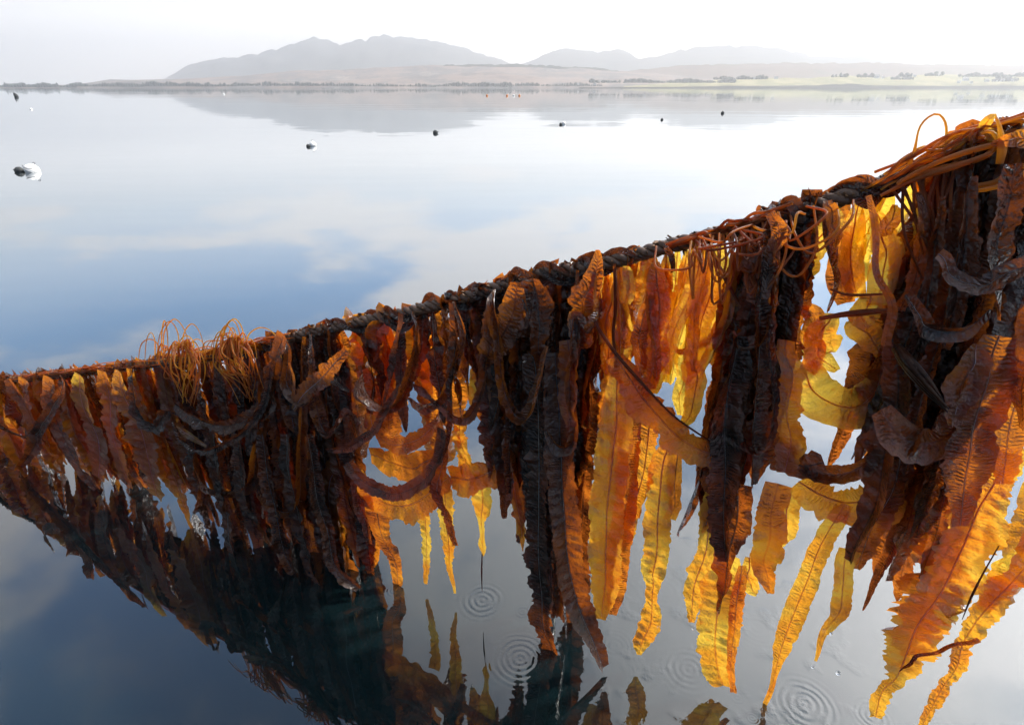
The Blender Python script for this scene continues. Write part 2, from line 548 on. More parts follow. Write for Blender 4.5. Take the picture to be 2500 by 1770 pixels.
def s1(a, b, y0, y1):
    return (a * .5449, b * .5449, y0 * .5449, y1 * .5449)


def s2(a, b, y0, y1):
    return (1250 + a * .5449, 1250 + b * .5449, y0 * .5449, y1 * .5449)


wood('woodland', 'dark strip of conifer wood along the left waterline',
     [s1(-60, 340, 392, 392), s1(300, 640, 388, 390), s1(420, 900, 388, 388), s1(640, 880, 380, 386), s1(20, 260, 388, 388), s1(880, 1060, 389, 388)], 2050, 1.6, 9)
wood('woodland', 'broken line of shore conifers below the pink moor',
     [s1(1040, 1500, 386, 386), s1(1100, 1500, 382, 384), s1(1500, 1960, 386, 390), s1(1960, 2294, 388, 390), s1(2000, 2294, 382, 382), s1(2100, 2700, 386, 386)], 2050, 1.1, 8)
wood('woodland', 'hedges and copses among the right-hand pastures',
     [s2(900, 1150, 358, 356), s2(1430, 1500, 347, 347), s2(1700, 1800, 358, 358), s2(1730, 1800, 345, 345), s2(1850, 1930, 342, 340), s2(2150, 2260, 366, 366), s2(2170, 2240, 356, 356), s2(2000, 2294, 345, 345), s2(1540, 1620, 348, 348), s2(350, 1000, 372, 372)], 1980, 0.8, 9, 'round')

# little white houses
M_WALL = simple_mat('white_render', (0.8, 0.8, 0.78), 0.8, 0.05, 1.0)
M_ROOF = simple_mat('slate_roof', (0.10, 0.10, 0.11), 0.6, 0.2, 1.0)
M_PANE = simple_mat('dark_pane', (0.03, 0.035, 0.04), 0.2, 0.1, 1.0)


def house(px, py, D, wpx, label):
    p = at_dist(px, py, D)
    wd = wpx / F_PX * D
    hh, dd = wd * 0.32, wd * 0.45
    r = empty('house', tuple(p))
    tag(r, label, 'house', 'white houses along the far shore')
    x0, x1, y0, y1 = p[0] - wd / 2, p[0] + wd / 2, p[1], p[1] + dd
    z0, z1, z2 = p[2] - 2, p[2] + hh, p[2] + hh * 1.7
    ym = (y0 + y1) / 2
    V = [(x0, y0, z0), (x1, y0, z0), (x1, y1, z0), (x0, y1, z0), (x0, y0, z1), (x1, y0, z1), (x1, y1, z1), (x0, y1, z1), (x0, ym, z2 - .2), (x1, ym, z2 - .2)]
    new_mesh('wall', V, [(0, 1, 5, 4), (2, 3, 7, 6), (1, 2, 6, 9, 5), (3, 0, 4, 8, 7)], M_WALL, r, smooth=False)
    e = 0.5
    V = [(x0 - e, y0 - e, z1 - .3), (x1 + e, y0 - e, z1 - .3), (x1 + e, ym, z2), (x0 - e, ym, z2), (x1 + e, y1 + e, z1 - .3), (x0 - e, y1 + e, z1 - .3)]
    rf = new_mesh('roof', V, [(0, 1, 2, 3), (3, 2, 4, 5)], M_ROOF, r, smooth=False)
    c = x0 + wd * .15
    V = [(c + a * .8, ym + b * .8, z2 - 1 + k * 2.4) for k in (0, 1) for a, b in ((0, 0), (1, 0), (1, 1), (0, 1))]
    new_mesh('chimney', V, [(0, 1, 5, 4), (1, 2, 6, 5), (2, 3, 7, 6), (3, 0, 4, 7), (4, 5, 6, 7)], M_WALL, rf, smooth=False)
    for k in range(3):
        a = x0 + wd * (.15 + .3 * k)
        V = [(a, y0 - .03, p[2] + hh * .35), (a + wd * .1, y0 - .03, p[2] + hh * .35), (a + wd * .1, y0 - .03, p[2] + hh * .8), (a, y0 - .03, p[2] + hh * .8)]
        new_mesh('window', V, [(0, 1, 2, 3)], M_PANE, r, smooth=False)


HL = 'tiny white dark-roofed house on the far shore, one of the right-hand scatter'
for (px, py, wp, lb) in [
        (2141, 190.2, 12, 'long white house at the left end of the right-hand village'),
        (2156, 191, 6, 'small white house just right of the longest village house'),
        (2195, 191.5, 7, 'white house in front of the round copse on the right shore'),
        (2234, 187.2, 6, 'lone bright white house on the crest between two copses'),
        (2292, 185, 6, 'lone white house right of the lilac grey copse'),
        (2342, 202, 7, 'white house low by the water in the far right hamlet'),
        (2359, 196.5, 12, 'long white house in the middle of the far right hamlet'),
        (2372, 203, 6, 'small white cottage at the waterline right of the hamlet'),
        (2410, 199, 9, 'white house immediately left of the big dark copse'),
        (2432, 198.5, 8, 'white house under the left flank of the big dark copse'),
        (2448, 198.5, 9, 'white house under the middle of the big dark copse'),
        (2470, 198.5, 10, 'white house under the right flank of the big dark copse'),
        (1895, 192, 8, 'white house alone on the left part of the pasture'),
        (1842, 192.5, 6, 'small white house left of the pasture track'),
        (1452, 207.5, 6, 'white cottage on the moor shore near the middle'),
        (1412, 206.5, 4, 'smallest white cottage on the moor shore near the middle')]:
    house(px, py, 1960 if px > 1700 else 2020, wp, lb)

# ---------------------------------------------------------------- haze
hz_m, t = mat_new('morning_haze')
t.n('ShaderNodeOutputMaterial', None, Volume=t.n('ShaderNodeVolumePrincipled', None, Color=(1.0, 0.992, 0.99, 1), Density=0.00027, Anisotropy=0.8))
S = 8800
Vb = [(x, y, zz) for zz in (-4.0, 560.0) for x, y in ((-S, -S), (S, -S), (S, S), (-S, S))]
hz = new_mesh('haze', Vb, [(3, 2, 1, 0), (4, 5, 6, 7), (0, 1, 5, 4), (1, 2, 6, 5), (2, 3, 7, 6), (3, 0, 4, 7)], hz_m, smooth=False)
tag(hz, 'pale morning haze over the loch', kind='stuff')

# ---------------------------------------------------------------- buoys
M_BW = simple_mat('white_float_plastic', (0.88, 0.88, 0.86), 0.75, 0.08, 6)
M_BD = simple_mat('dark_float_rubber', (0.04, 0.045, 0.047), 0.7, 0.3, 9)
M_BO = simple_mat('orange_float_plastic', (0.75, 0.28, 0.08), 0.4, 0.1, 6)


def lathe(name, prof, mat, parent, M, seg=20):
    V = []
    for (r, h) in prof:
        for s in range(seg):
            a = 2 * math.pi * s / seg
            V.append(M @ Vector((r * math.cos(a), r * math.sin(a), h)))
    Fc = []
    for i in range(len(prof) - 1):
        for s in range(seg):
            Fc.append((i * seg + s, i * seg + (s + 1) % seg, (i + 1) * seg + (s + 1) % seg, (i + 1) * seg + s))
    return new_mesh(name, [tuple(v) for v in V], Fc, mat, parent)


def buoy(px, py, wpx, mat, label, group, tilt=0.0, asp=1.0, along=0.0, sink=0.35):
    from mathutils import Matrix
    p = on_water(px, py)
    Dd = float(np.linalg.norm(p - CAMP))
    r = wpx / F_PX * Dd / 2
    root = empty('mooring_buoy', tuple(p))
    tag(root, label, 'buoy', group)
    M = Matrix.Translation(Vector(p) + Vector((0, 0, r * (1 - 2 * sink) * 0.8))) @ Matrix.Rotation(along, 4, 'Z') @ Matrix.Rotation(tilt, 4, 'Y')
    prof = [(r * 0.02, -r * asp)] + [(r * math.cos(a), r * asp * math.sin(a)) for a in np.linspace(-1.45, 1.25, 12)] + [(r * .22, r * asp * 1.0), (r * .2, r * asp * 1.16), (r * .03, r * asp * 1.2)]
    lathe('float', prof, mat, root, M)
    prof = [(r * 1.0, -r * .05), (r * 1.035, -r * .03), (r * 1.035, r * .03), (r * 1.0, r * .05)]
    lathe('seam_band', prof, mat, root, M)
    t0 = M @ Vector((0, 0, r * asp * 1.15))
    ring = [t0 + M.to_3x3() @ Vector((r * .14 * math.cos(a), 0, r * .14 + r * .14 * math.sin(a))) for a in np.linspace(0, 2 * math.pi, 10)]
    tube('eyelet', [tuple(v) for v in ring], r * .04, M_BD, root, step=r * .08)
    return root


G1 = 'floats scattered over the water'
buoy(80, 420, 25, M_BW, 'white rounded float nearest the left edge, tied to a dark float', G1, tilt=0.5, along=0.2, asp=.8)
bd = buoy(48, 420, 14, M_BD, 'dark oval float tied to the left side of the nearest white float', G1, tilt=1.4, along=3.1, asp=1.15)
a, b = on_water(60, 421), on_water(96, 420)
lk = tube('mooring_line', [a + [0, 0, .14], (a + b) / 2 + [0, -.16, .10], b + [0, -.15, .08]], 0.006, M_BD, None)
tag(lk, 'short dark line lashed across the nearest white float', 'rope')
buoy(764, 357, 15, M_BW, 'white float beside a small dark one in mid water', G1)
buoy(753, 359, 9, M_BD, 'small dark float touching the white one in mid water', G1, tilt=1.0)
buoy(1063, 326, 11, M_BD, 'lone dark float below the twin peaks', G1, tilt=1.3)
buoy(1376, 304, 10, M_BW, 'small white float with a dark mate right of centre', G1)
buoy(1369, 305.5, 7, M_BD, 'small dark float left of the small white one right of centre', G1, tilt=1.2)
buoy(1616, 294, 6, M_BD, 'tiny dark float left of the farthest single dark float', G1)
buoy(1764, 278, 7, M_BD, 'tiny dark float at the right edge of the reflected hill', G1)
buoy(40, 237, 6, M_BD, 'tall dark marker float leaning over at the far upper left', G1, tilt=-0.5, asp=1.7, sink=.2)
buoy(76, 268, 4, M_BW, 'tiny white float below the leaning dark marker', G1)
buoy(546, 231, 4, M_BW, 'tiny white float in front of the wooded left shore', G1)
for px in (1189, 1238, 1254, 1268):
    buoy(px, 235, 5, M_BO if px != 1254 else M_BW, {1189: 'orange float standing apart at the left of the four', 1238: 'orange float next to the left-hand single one', 1254: 'pale float between two orange ones', 1268: 'orange float at the right end of the four'}[px],
         'far row of four small floats')

# ---------------------------------------------------------------- the line
ROPE_PX = [(-260, 962), (-120, 944), (0, 930), (154, 913), (262, 901), (363, 888), (480, 874), (600, 856), (700, 828), (815, 798), (985, 765), (1150, 722), (1246, 692),
           (1330, 668), (1420, 655), (1486, 642), (1554, 623), (1631, 602), (1700, 585), (1815, 557), (1923, 518), (2020, 495), (2108, 466), (2200, 432),
           (2354, 372), (2499, 320), (2650, 262), (2800, 200)]
RP = np.array([on_curtain(a, b) for a, b in ROPE_PX])
RPs, ROPE_LEN = smooth_path(RP, 0.01)
R_AX = RPs @ ALONG


def rope_at(s_along):
    return np.array([np.interp(s_along, R_AX, RPs[:, k]) for k in range(3)])


def rope_under(px):
    """point of the rope that shows at picture column px"""
    py = np.interp(px, [a for a, _ in ROPE_PX], [b for _, b in ROPE_PX])
    return on_curtain(px, py)


rope = empty('rope', tuple(RP[0]))
tag(rope, 'dark weed-covered longline rope rising from lower left to upper right', 'rope')
T, N, B = frames(RPs, np.array([0, 0, 1.0]))
ss = np.linspace(0, ROPE_LEN, len(RPs))
for k in range(3):
    a = ss / 0.075 * 2 * math.pi + k * 2 * math.pi / 3
    P = RPs + 0.0082 * (np.cos(a)[:, None] * N + np.sin(a)[:, None] * B)
    tube('rope_strand', P[::1], 0.0092, M_ROPE, rope, sides=8, step=0.006)

# ---------------------------------------------------------------- kelp fronds
BACK = []


def blade_shape(C, W, tone, twist=0.0, twist_end=0.0, fold=0.15, ruf=0.35, jag=0.12, tonevar=0.1, m=11, ref=None, curl=0.0):
    n = len(C)
    ref = -NRM if ref is None else ref
    ruf, jag = ruf * rng.uniform(.4, .95), jag * rng.uniform(.2, .85)
    T, N, B = frames(C, ref)
    tw = np.linspace(twist, twist_end, n) + n1(n, max(4, n / 40), 0.12)
    N2 = N * np.cos(tw)[:, None] + B * np.sin(tw)[:, None]
    B2 = -N * np.sin(tw)[:, None] + B * np.cos(tw)[:, None]
    L = np.concatenate([[0], np.cumsum(np.linalg.norm(np.diff(C, axis=0), axis=1))])
    v = np.linspace(-1, 1, m)
    av = np.abs(v)
    pos = np.zeros((n, m, 3))
    rs = np.clip(L / 0.07, 0.08, 1.0)
    for side in (-1, 1):
        sel = (v * side > 0) if side == 1 else (v <= 0)
        vv = av[sel]
        kn = max(5, L[-1] / 0.022)
        ph = np.cumsum(np.abs(rng.normal(0.0, 0.35, n)) + 0.25) * (L[-1] / n) / 0.0052 * 0.55 * rng.uniform(.35, .95) + n1(n, max(4, L[-1] / .05), 1.3)
        env = np.clip(.55 + n1(n, max(4, L[-1] / .09), .5), .05, 1.3)
        e1 = (np.sin(ph) * (0.7 + n1(n, kn / 3, 0.35)) + n1(n, kn, 0.55)) * env * 1.5
        e2 = np.sin(ph * 0.37 + rng.uniform(0, 6)) * 0.8
        jw = 1 + n1(n, L[-1] / 0.0065, jag * 1.2) + n1(n, L[-1] / 0.035, jag * 1.1) - np.abs(n1(n, L[-1] / 0.014, jag * 1.3)) + 0.05 * np.sin(ph + 1.2) * env
        jw = np.clip(1 + (jw - 1) * rs, 0.35, 1.5)
        wd = W * jw
        lat = vv[None, :] * wd[:, None]
        dn = (np.sin(fold) * lat
              + (W * rs)[:, None] * ruf * ((vv ** 2)[None, :] * e1[:, None] + (vv ** 1.2)[None, :] * e2[:, None] * 0.6)
              + curl * W[:, None] * (vv ** 3)[None, :])
        lb = L / rng.uniform(.016, .026) * 2 * math.pi / 1.0 * .55 + n1(n, max(4, L[-1] / 0.05), .9)
        dn = dn + (W * rs)[:, None] * ruf * .55 * np.sin(lb[:, None] + side * vv[None, :] * 2.0) * (np.sin(np.pi * vv) ** 1.0)[None, :] * (0.6 + n1(n, max(4, L[-1] / 0.06), .5))[:, None]
        al = (W * rs)[:, None] * ruf * 0.3 * (vv ** 2)[None, :] * (np.cos(ph) * env)[:, None]
        pos[:, sel] = (C[:, None, :] + side * B2[:, None, :] * (lat * math.cos(fold))[:, :, None]
                       + N2[:, None, :] * dn[:, :, None] + T[:, None, :] * al[:, :, None])
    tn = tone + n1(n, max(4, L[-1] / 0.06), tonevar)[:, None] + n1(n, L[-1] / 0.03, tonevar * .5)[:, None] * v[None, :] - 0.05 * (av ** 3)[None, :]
    uv = np.zeros((n, m, 3))
    uv[:, :, 0] = v[None, :]
    uv[:, :, 1] = L[:, None] * rng.uniform(.6, 1.35)
    uv[:, :, 2] = np.clip(rng.uniform(.0, 1.2) + n1(n, max(4, L[-1] / .08), .45), 0, 1.5)[:, None]
    return pos.reshape(-1, 3), grid_faces(n, m), uv.reshape(-1, 3), tn.ravel(), N2


def width_profile(n, tip=0.0, base=0.15, b_len=0.16, t_len=0.25):
    u = np.linspace(0, 1, n)
    a = base + (1 - base) * np.clip(u / b_len, 0, 1) ** 0.8
    e = tip + (1 - tip) * np.clip((1 - u) / t_len, 0, 1) ** 0.7
    return a * e


def frond(P, width, tone, label, group=None, step=0.006, m=13, stipe=True, rib=True, W=None, stipe_from=None, back=False, **kw):
    """P: world control points, width: half width in metres (number, or list along P)"""
    P = np.asarray(P, float)
    if np.ndim(width):
        P4 = np.hstack([P, np.asarray(width, float)[:, None]])
        C4, L = smooth_path(P4, step)
        C, Wd = C4[:, :3], np.maximum(C4[:, 3], 0.001)
    else:
        C, L = smooth_path(P, step)
        Wd = width * (width_profile(len(C), **(W or {})))
    n = len(C)
    wob = np.stack([n1(n, L / 0.12, 0.004) for _ in range(3)], 1) * np.minimum(1, np.linspace(0, 1, n) * 6)[:, None]
    C = C + wob
    V, Fq, uv, tn, N2 = blade_shape(C, Wd, tone, m=m, **kw)
    if back:
        nb = sum(len(b[0]) for b in BACK)
        BACK.append((V, Fq + nb, uv, tn))
        return None
    root = empty('kelp_frond', tuple(C[0]))
    root['span'] = float(C[-1] @ ALONG)
    rib = rib and (tone < .5 or rng.random() < .35)
    tag(root, label, 'kelp frond', group)
    new_mesh('blade', V, Fq, M_KELP, root, uv=uv, tone=tn)
    if rib:
        k = 2
        T = norm(np.gradient(C, axis=0))
        Bx = np.cross(T, N2)
        hw = np.minimum(rng.uniform(.0007, .0017), Wd * 0.08) * np.linspace(1.3, 0.4, n)
        th = hw * 0.55
        ring = [Bx * hw[:, None], N2 * th[:, None], -Bx * hw[:, None], -N2 * th[:, None]]
        V = np.stack([C + r_ for r_ in ring], 1).reshape(-1, 3)
        i = np.arange(n - 1)[:, None] * 4
        j = np.arange(4)[None, :]
        kk = (j + 1) % 4
        Fq = np.stack([(i + j).ravel(), (i + kk).ravel(), (i + 4 + kk).ravel(), (i + 4 + j).ravel()], 1)
        new_mesh('midrib', V, Fq, M_STIPE, root, uv=np.zeros((len(V), 3)), tone=np.full(len(V), min(1, tone + 0.08)))
    if stipe_from is not None:
        a = np.asarray(stipe_from, float)
        b = C[0]
        mid = (a + b) / 2 + rng.normal(0, 0.006, 3) - NRM * 0.006
        tube('stipe', [a, mid, b, C[min(6, n - 1)]], [0.0032, 0.0028, 0.0024, 0.0014], M_STIPE, root, tone=min(.9, tone + 0.2))
    return root


def hero(pts, w, tone, label, off=0.0, **kw):
    """pts in photograph pixels laid on the curtain plane (optional third value: offset out of the plane), w in pixels"""
    P, WW = [], []
    w = np.interp(np.linspace(0, 1, len(pts)), np.linspace(0, 1, len(w)), w) if np.ndim(w) else np.full(len(pts), float(w))
    for q, ww in zip(pts, w):
        if tone >= .75 and len(pts) > 3:
            ww = ww * .74
        o = off + (q[2] if len(q) > 2 else 0.0)
        p = on_curtain(q[0], q[1], o)
        P.append(p)
        WW.append(ww / 2 / F_PX * (p - CAMP).dot([0, CT, -ST]))
    if tone >= .75:
        kw.setdefault('fold', rng.uniform(.2, .8))
        kw.setdefault('twist', rng.normal(0, .35))
        kw.setdefault('twist_end', rng.normal(0, .8))
    if kw.pop('taper', False):
        WW[-1] *= 0.15
    return frond(P, WW, tone, label, **kw)


def hanging(x0px, yb_px, off, halfw, tone, label, group, lean=0.0, over=True, top_drop=0.0, **kw):
    """a frond hooked over the rope that drops to the height that shows at (x, yb_px)"""
    a = rope_under(x0px)
    # picture row at the bottom -> height above the water below this rope point
    lo, hi = -0.3, a[2]
    for _ in range(30):
        mid = (lo + hi) / 2
        q = a + NRM * off + ALONG * lean
        rel = np.array([q[0], q[1], mid]) - CAMP
        fw = rel[1] * CT - rel[2] * ST
        up = rel[1] * ST + rel[2] * CT
        py = CY - F_PX * up / fw
        if py > yb_px:
            lo = mid
        else:
            hi = mid
    zb = max(hi, -0.12)
    H = a[2] - zb
    P = []
    if over:
        P += [a + NRM * 0.018 * np.sign(-off if off else 1) + [0, 0, -0.012], a + [0, 0, 0.017]]
    s0 = a + NRM * off * 0.45 + [0, 0, -0.012 - top_drop]
    P.append(s0)
    k = max(3, int(H / 0.16))
    sway = rng.normal(0, 0.008, (k + 1, 2)).cumsum(0) * 0.9
    for i in range(1, k + 1):
        u = i / k
        P.append(np.array([a[0], a[1], a[2] - top_drop - (H - top_drop) * u]) + NRM * (off * min(1, .45 + u) + sway[i, 0]) + ALONG * (lean * u ** 1.2 + sway[i, 1]))
    return frond(P, halfw, tone, label, group, **kw)


ORD = 'leftmost second third fourth fifth sixth seventh eighth ninth tenth eleventh twelfth thirteenth fourteenth'.split()


def clump(n, nb, x0, x1, bot, tones, widths, offs, lean, where, group, stagger=60, over=0.6, **kw):
    """fill a stretch of the line: n fronds of their own and nb joined into the mass behind them"""
    made = []
    for q, cnt in ((0, n), (1, nb)):
        xs = np.linspace(x0, x1, cnt) + rng.uniform(-1, 1, cnt) * (x1 - x0) / max(cnt, 1) * 0.8
        for x in rng.permutation(xs):
            yb = np.interp(x, [p[0] for p in bot], [p[1] for p in bot]) - abs(rng.normal(0, stagger)) * (1 if q == 0 else 1.3)
            yb = max(yb, np.interp(x, [p[0] for p in ROPE_PX], [p[1] for p in ROPE_PX]) + 90)
            tn = rng.uniform(*tones) - (rng.uniform(0, .2) if q and tones[0] > .6 else 0)
            wd = rng.uniform(*widths) * (1.15 if q else .74 if tones[0] > .6 else 1)
            of = rng.uniform(*offs) if q == 0 else rng.uniform(max(offs[0], -.02), offs[1] + .02)
            r = hanging(x, yb, of, wd / 2, tn, 'x', group, lean=rng.normal(lean, 0.025), over=rng.random() < over, twist=rng.normal(0, .5),
                        twist_end=rng.normal(0, 1.0), fold=rng.uniform(-.2, .95), back=bool(q),
                        W=dict(tip=rng.uniform(0, .3), b_len=rng.uniform(.1, .22), t_len=rng.uniform(.1, .35)), **kw)
            if r is not None:
                wd = wd / (.74 if tones[0] > .6 else 1)
                wn = 'narrow' if wd < widths[0] + (widths[1] - widths[0]) * .33 else 'broad' if wd > widths[0] + (widths[1] - widths[0]) * .66 else 'medium'
                cn = 'yellow' if tn < .12 else 'amber' if tn < .3 else 'orange' if tn < .45 else 'rust' if tn < .62 else 'maroon' if tn < .78 else 'dark brown' if tn < .9 else 'black'
                made.append((r, wn + ' ' + cn))
    for key in sorted(set(k for _, k in made)):
        rs = sorted([r for r, k in made if k == key], key=lambda r: r['span'])
        for i, r in enumerate(rs):
            r['label'] = (f'the one {key} frond {where}' if len(rs) == 1 else f'{ORD[i]} {key} frond {where}')


#CLUMPS
# A - short rusty curtain at the left end
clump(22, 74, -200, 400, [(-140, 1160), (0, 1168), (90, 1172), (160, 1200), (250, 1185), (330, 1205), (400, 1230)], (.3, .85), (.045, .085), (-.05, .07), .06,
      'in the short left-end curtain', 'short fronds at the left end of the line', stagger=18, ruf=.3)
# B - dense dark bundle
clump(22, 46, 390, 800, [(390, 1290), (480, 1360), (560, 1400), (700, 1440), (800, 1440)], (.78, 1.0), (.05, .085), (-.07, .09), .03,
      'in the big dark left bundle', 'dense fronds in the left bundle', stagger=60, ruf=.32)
# C - middle stretch
clump(12, 7, 700, 1160, [(700, 1100), (1000, 1080), (1160, 1020)], (.72, 1.0), (.045, .08), (-.06, .0), .0,
      'draped over the middle of the line', 'dark fronds draped over the middle of the line', stagger=90)
clump(11, 8, 800, 1250, [(800, 1150), (900, 1150), (1000, 1150), (1250, 1100)], (.34, .62), (.06, .10), (.02, .09), .0,
      'glowing behind the dark middle stretch', 'brighter fronds behind the middle stretch', stagger=70, over=.2)
# D
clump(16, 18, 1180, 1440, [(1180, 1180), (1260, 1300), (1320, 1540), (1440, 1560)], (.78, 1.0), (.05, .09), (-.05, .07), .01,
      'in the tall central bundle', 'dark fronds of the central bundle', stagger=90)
# E - bright curtain
clump(14, 2, 1470, 1800, [(1470, 900), (1560, 960), (1640, 1020), (1740, 980), (1800, 900)], (.0, .26), (.026, .05), (-.05, .06), -.01,
      'under the bare twisted rope', 'thin bright fronds under the bare twisted rope', stagger=60, over=.1)
clump(7, 2, 1440, 1580, [(1440, 1250), (1580, 1150)], (.3, .65), (.03, .05), (-.02, .07), -.01,
      'just right of the central bundle', 'fronds right of the central bundle', stagger=120, over=.2)
# F
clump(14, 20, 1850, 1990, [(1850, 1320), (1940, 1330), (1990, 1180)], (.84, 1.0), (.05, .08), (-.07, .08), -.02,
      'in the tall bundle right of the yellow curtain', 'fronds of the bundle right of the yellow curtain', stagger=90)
# G
clump(4, 0, 2080, 2290, [(2080, 700), (2200, 760), (2290, 760)], (.0, .12), (.04, .06), (.03, .09), -.02,
      'in the gap under the stem bundle', 'bright fronds in the gap under the stem bundle', stagger=50, over=.1)
# H
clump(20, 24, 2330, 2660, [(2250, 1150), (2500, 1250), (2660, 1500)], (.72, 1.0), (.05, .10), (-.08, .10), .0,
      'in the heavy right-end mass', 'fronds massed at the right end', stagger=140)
# blades wound round the line itself
gg = np.random.default_rng(77)
for i, x in enumerate([520, 640, 760, 850, 930, 1010, 1090, 1170, 1240, 1320, 1400, 1900, 1960, 2010, 2060, 2110, 2300, 2420]):
    sx = rope_under(x) @ ALONG
    ph0 = gg.uniform(0, 6)
    P = []
    for u in np.linspace(0, 1, 16):
        c = rope_at(sx + u * .16 * (1.5 if x < 1400 else .9))
        an = ph0 + u * 2 * math.pi * 1.2
        P.append(c + (.0195 + .004 * math.sin(9 * u)) * (math.cos(an) * NRM + math.sin(an) * np.array([0, 0, 1.0])))
    frond(P, gg.uniform(.010, .017), gg.uniform(1.05, 1.25) if x < 1450 else gg.uniform(.85, 1.1), f'{(ORD + ["fifteenth", "sixteenth", "seventeenth", "last"])[i]} dark strap of kelp wound round the rope itself, counted from the left',
          'straps wound round the rope', ruf=.12, fold=.2, rib=False)

# -------- individually placed fronds
h = hero
# left curtain
h([(195, 915), (197, 960), (209, 1010), (240, 1083), (246, 1165)], [30, 60, 66, 70, 40], .22, 'bright amber ruffled frond leaning down the left curtain, left of the widest one', off=-.06, ruf=.25)
h([(290, 905), (300, 950), (339, 1027), (363, 1119), (380, 1212)], [30, 70, 84, 84, 56], .25, 'wide bright amber frond ending square above the water at left', off=-.075, ruf=.25)
h([(318, 900), (340, 980), (375, 1050), (400, 1120), (430, 1180), (474, 1300)], [20, 36, 40, 40, 34, 10], .33, 'narrow orange frond trailing lowest out of the left curtain', off=-.05)
h([(20, 925), (40, 960), (77, 1027), (86, 1089), (40, 1150)], [30, 48, 48, 44, 16], .75, 'dark crimped frond curling back to the left edge', off=-.08, ruf=.2)
h([(120, 920), (128, 990), (150, 1060), (190, 1140), (230, 1195)], [30, 60, 64, 50, 20], .7, 'maroon crimped frond between left edge and amber fronds', off=-.07, ruf=.25)
h([(60, 925), (60, 990), (100, 1060), (150, 1150)], [30, 60, 60, 30], .5, 'rust frond half hidden near the left edge', off=-.05)
h([(250, 905), (262, 960), (275, 1040), (300, 1120), (320, 1190)], [30, 50, 50, 40, 20], .3, 'orange frond between the two bright amber ones', off=-.055)
# slings below the stipe tufts
h([(430, 985), (460, 1010), (520, 1035), (575, 1035), (630, 1000), (660, 940), (675, 880)], [40, 60, 64, 60, 50, 40, 30], .82, 'wide dark brown frond slung in a loop below the stipe tufts', off=-.09, ruf=.2, twist=.3)
h([(425, 1030), (455, 1075), (508, 1096), (554, 1082), (610, 1042), (648, 981), (660, 900)], [26, 34, 34, 30, 30, 34, 40], .88, 'narrow dark crimped loop hanging lowest under the stipe tufts', off=-.11, ruf=.2)
h([(431, 1040), (462, 1064), (505, 1092)], [8, 24, 10], .2, 'small amber folded frond lying in the lowest loop at left', off=-.13, ruf=.1)
h([(692, 815), (684, 840), (674, 865), (665, 942), (655, 989), (618, 1050), (606, 1110)], [50, 60, 60, 56, 56, 50, 20], .93, 'purplish black frond folded over the line left of centre', off=-.10, ruf=.22)
h([(846, 855), (800, 912), (754, 958), (717, 998)], [20, 46, 44, 14], .6, 'red brown frond slanting down left across the dark middle', off=-.11, ruf=.2)
h([(705, 885), (718, 930), (712, 975), (735, 980), (760, 960)], [6, 8, 9, 8, 6], .55, 'thin hooked brown stem in front of the dark bundle', off=-.115, ruf=.05, jag=.02)
for k, (x, b_, e_, lb) in enumerate([(470, 1300, 500, 'second'), (520, 1380, 560, 'third'), (580, 1330, 640, 'fourth'), (640, 1400, 700, 'fifth'), (700, 1425, 760, 'sixth'), (750, 1440, 850, 'seventh')]):
    h([(x, 1060), (x + 10, 1140), (x + 25, 1230), ((x + e_) / 2 + 20, b_ - 60), (e_ + 20, b_)], [40, 58, 60, 54, 30], .9,
      f'glossy black crimped frond, {lb} from the left in the lower bundle front', off=-.10, ruf=.3)
h([(828, 1129), (807, 1180), (807, 1235), (824, 1302), (850, 1370), (870, 1415)], [50, 74, 70, 64, 50, 30], .5, 'amber brown frond along the right edge of the left bundle', off=.0, ruf=.3)
# middle
h([(985, 768), (970, 850), (954, 927), (939, 989)], [40, 40, 36, 16], .92, 'black crimped frond hanging below the middle of the line', off=-.09, ruf=.25)
h([(1108, 740), (1110, 800), (1108, 865), (1105, 927), (1105, 989), (1095, 1070), (1075, 1130)], [36, 44, 44, 42, 42, 40, 20], .92, 'long black crimped frond left of the pale yellow sliver', off=-.095, ruf=.25)
h([(1262, 700), (1250, 752), (1228, 804), (1200, 850), (1172, 900)], [40, 74, 80, 66, 20], .72, 'wide brown crimped frond slanting down left below the rope bend', off=-.09, ruf=.2)
h([(1182, 728), (1178, 765), (1173, 805), (1168, 845)], [14, 26, 22, 6], .0, 'pale yellow sliver of frond just under the line left of the central bundle', off=.03, ruf=.15)
h([(1192, 850), (1180, 900), (1176, 973), (1188, 1035)], [50, 74, 70, 24], .22, 'ochre frond glowing left of the central bundle', off=.04, ruf=.15)
h([(1290, 800), (1265, 870), (1262, 960), (1250, 1040)], [60, 120, 120, 60], .62, 'broad smooth chestnut frond left of the central bundle', off=.0, ruf=.12)
h([(1130, 1000), (1122, 1060), (1138, 1130), (1130, 1190)], [24, 40, 40, 20], .28, 'ochre frond left of the small blue window', off=.04)
h([(797, 1099), (846, 1096), (886, 1072), (923, 1041), (957, 989), (985, 940)], [18, 30, 32, 32, 30, 20], .85, 'dark crimped frond curving up right below the middle of the line', off=-.10, ruf=.2)
h([(905, 1010), (915, 1060), (945, 1085), (1010, 1075), (1060, 1040)], [30, 50, 50, 44, 30], .42, 'orange frond slung under the small grey window', off=-.05, ruf=.2)
h([(850, 1129), (880, 1170), (920, 1196), (966, 1207), (1031, 1181), (1070, 1129), (1085, 1050)], [40, 54, 56, 56, 54, 50, 40], .82, 'dark crimped frond slung like a hammock left of centre', off=-.09, ruf=.18)
h([(870, 1150), (920, 1215), (980, 1232), (1040, 1215), (1090, 1160)], [50, 84, 84, 80, 40], .38, 'amber sling of frond behind the dark hammock', off=-.02, ruf=.18)
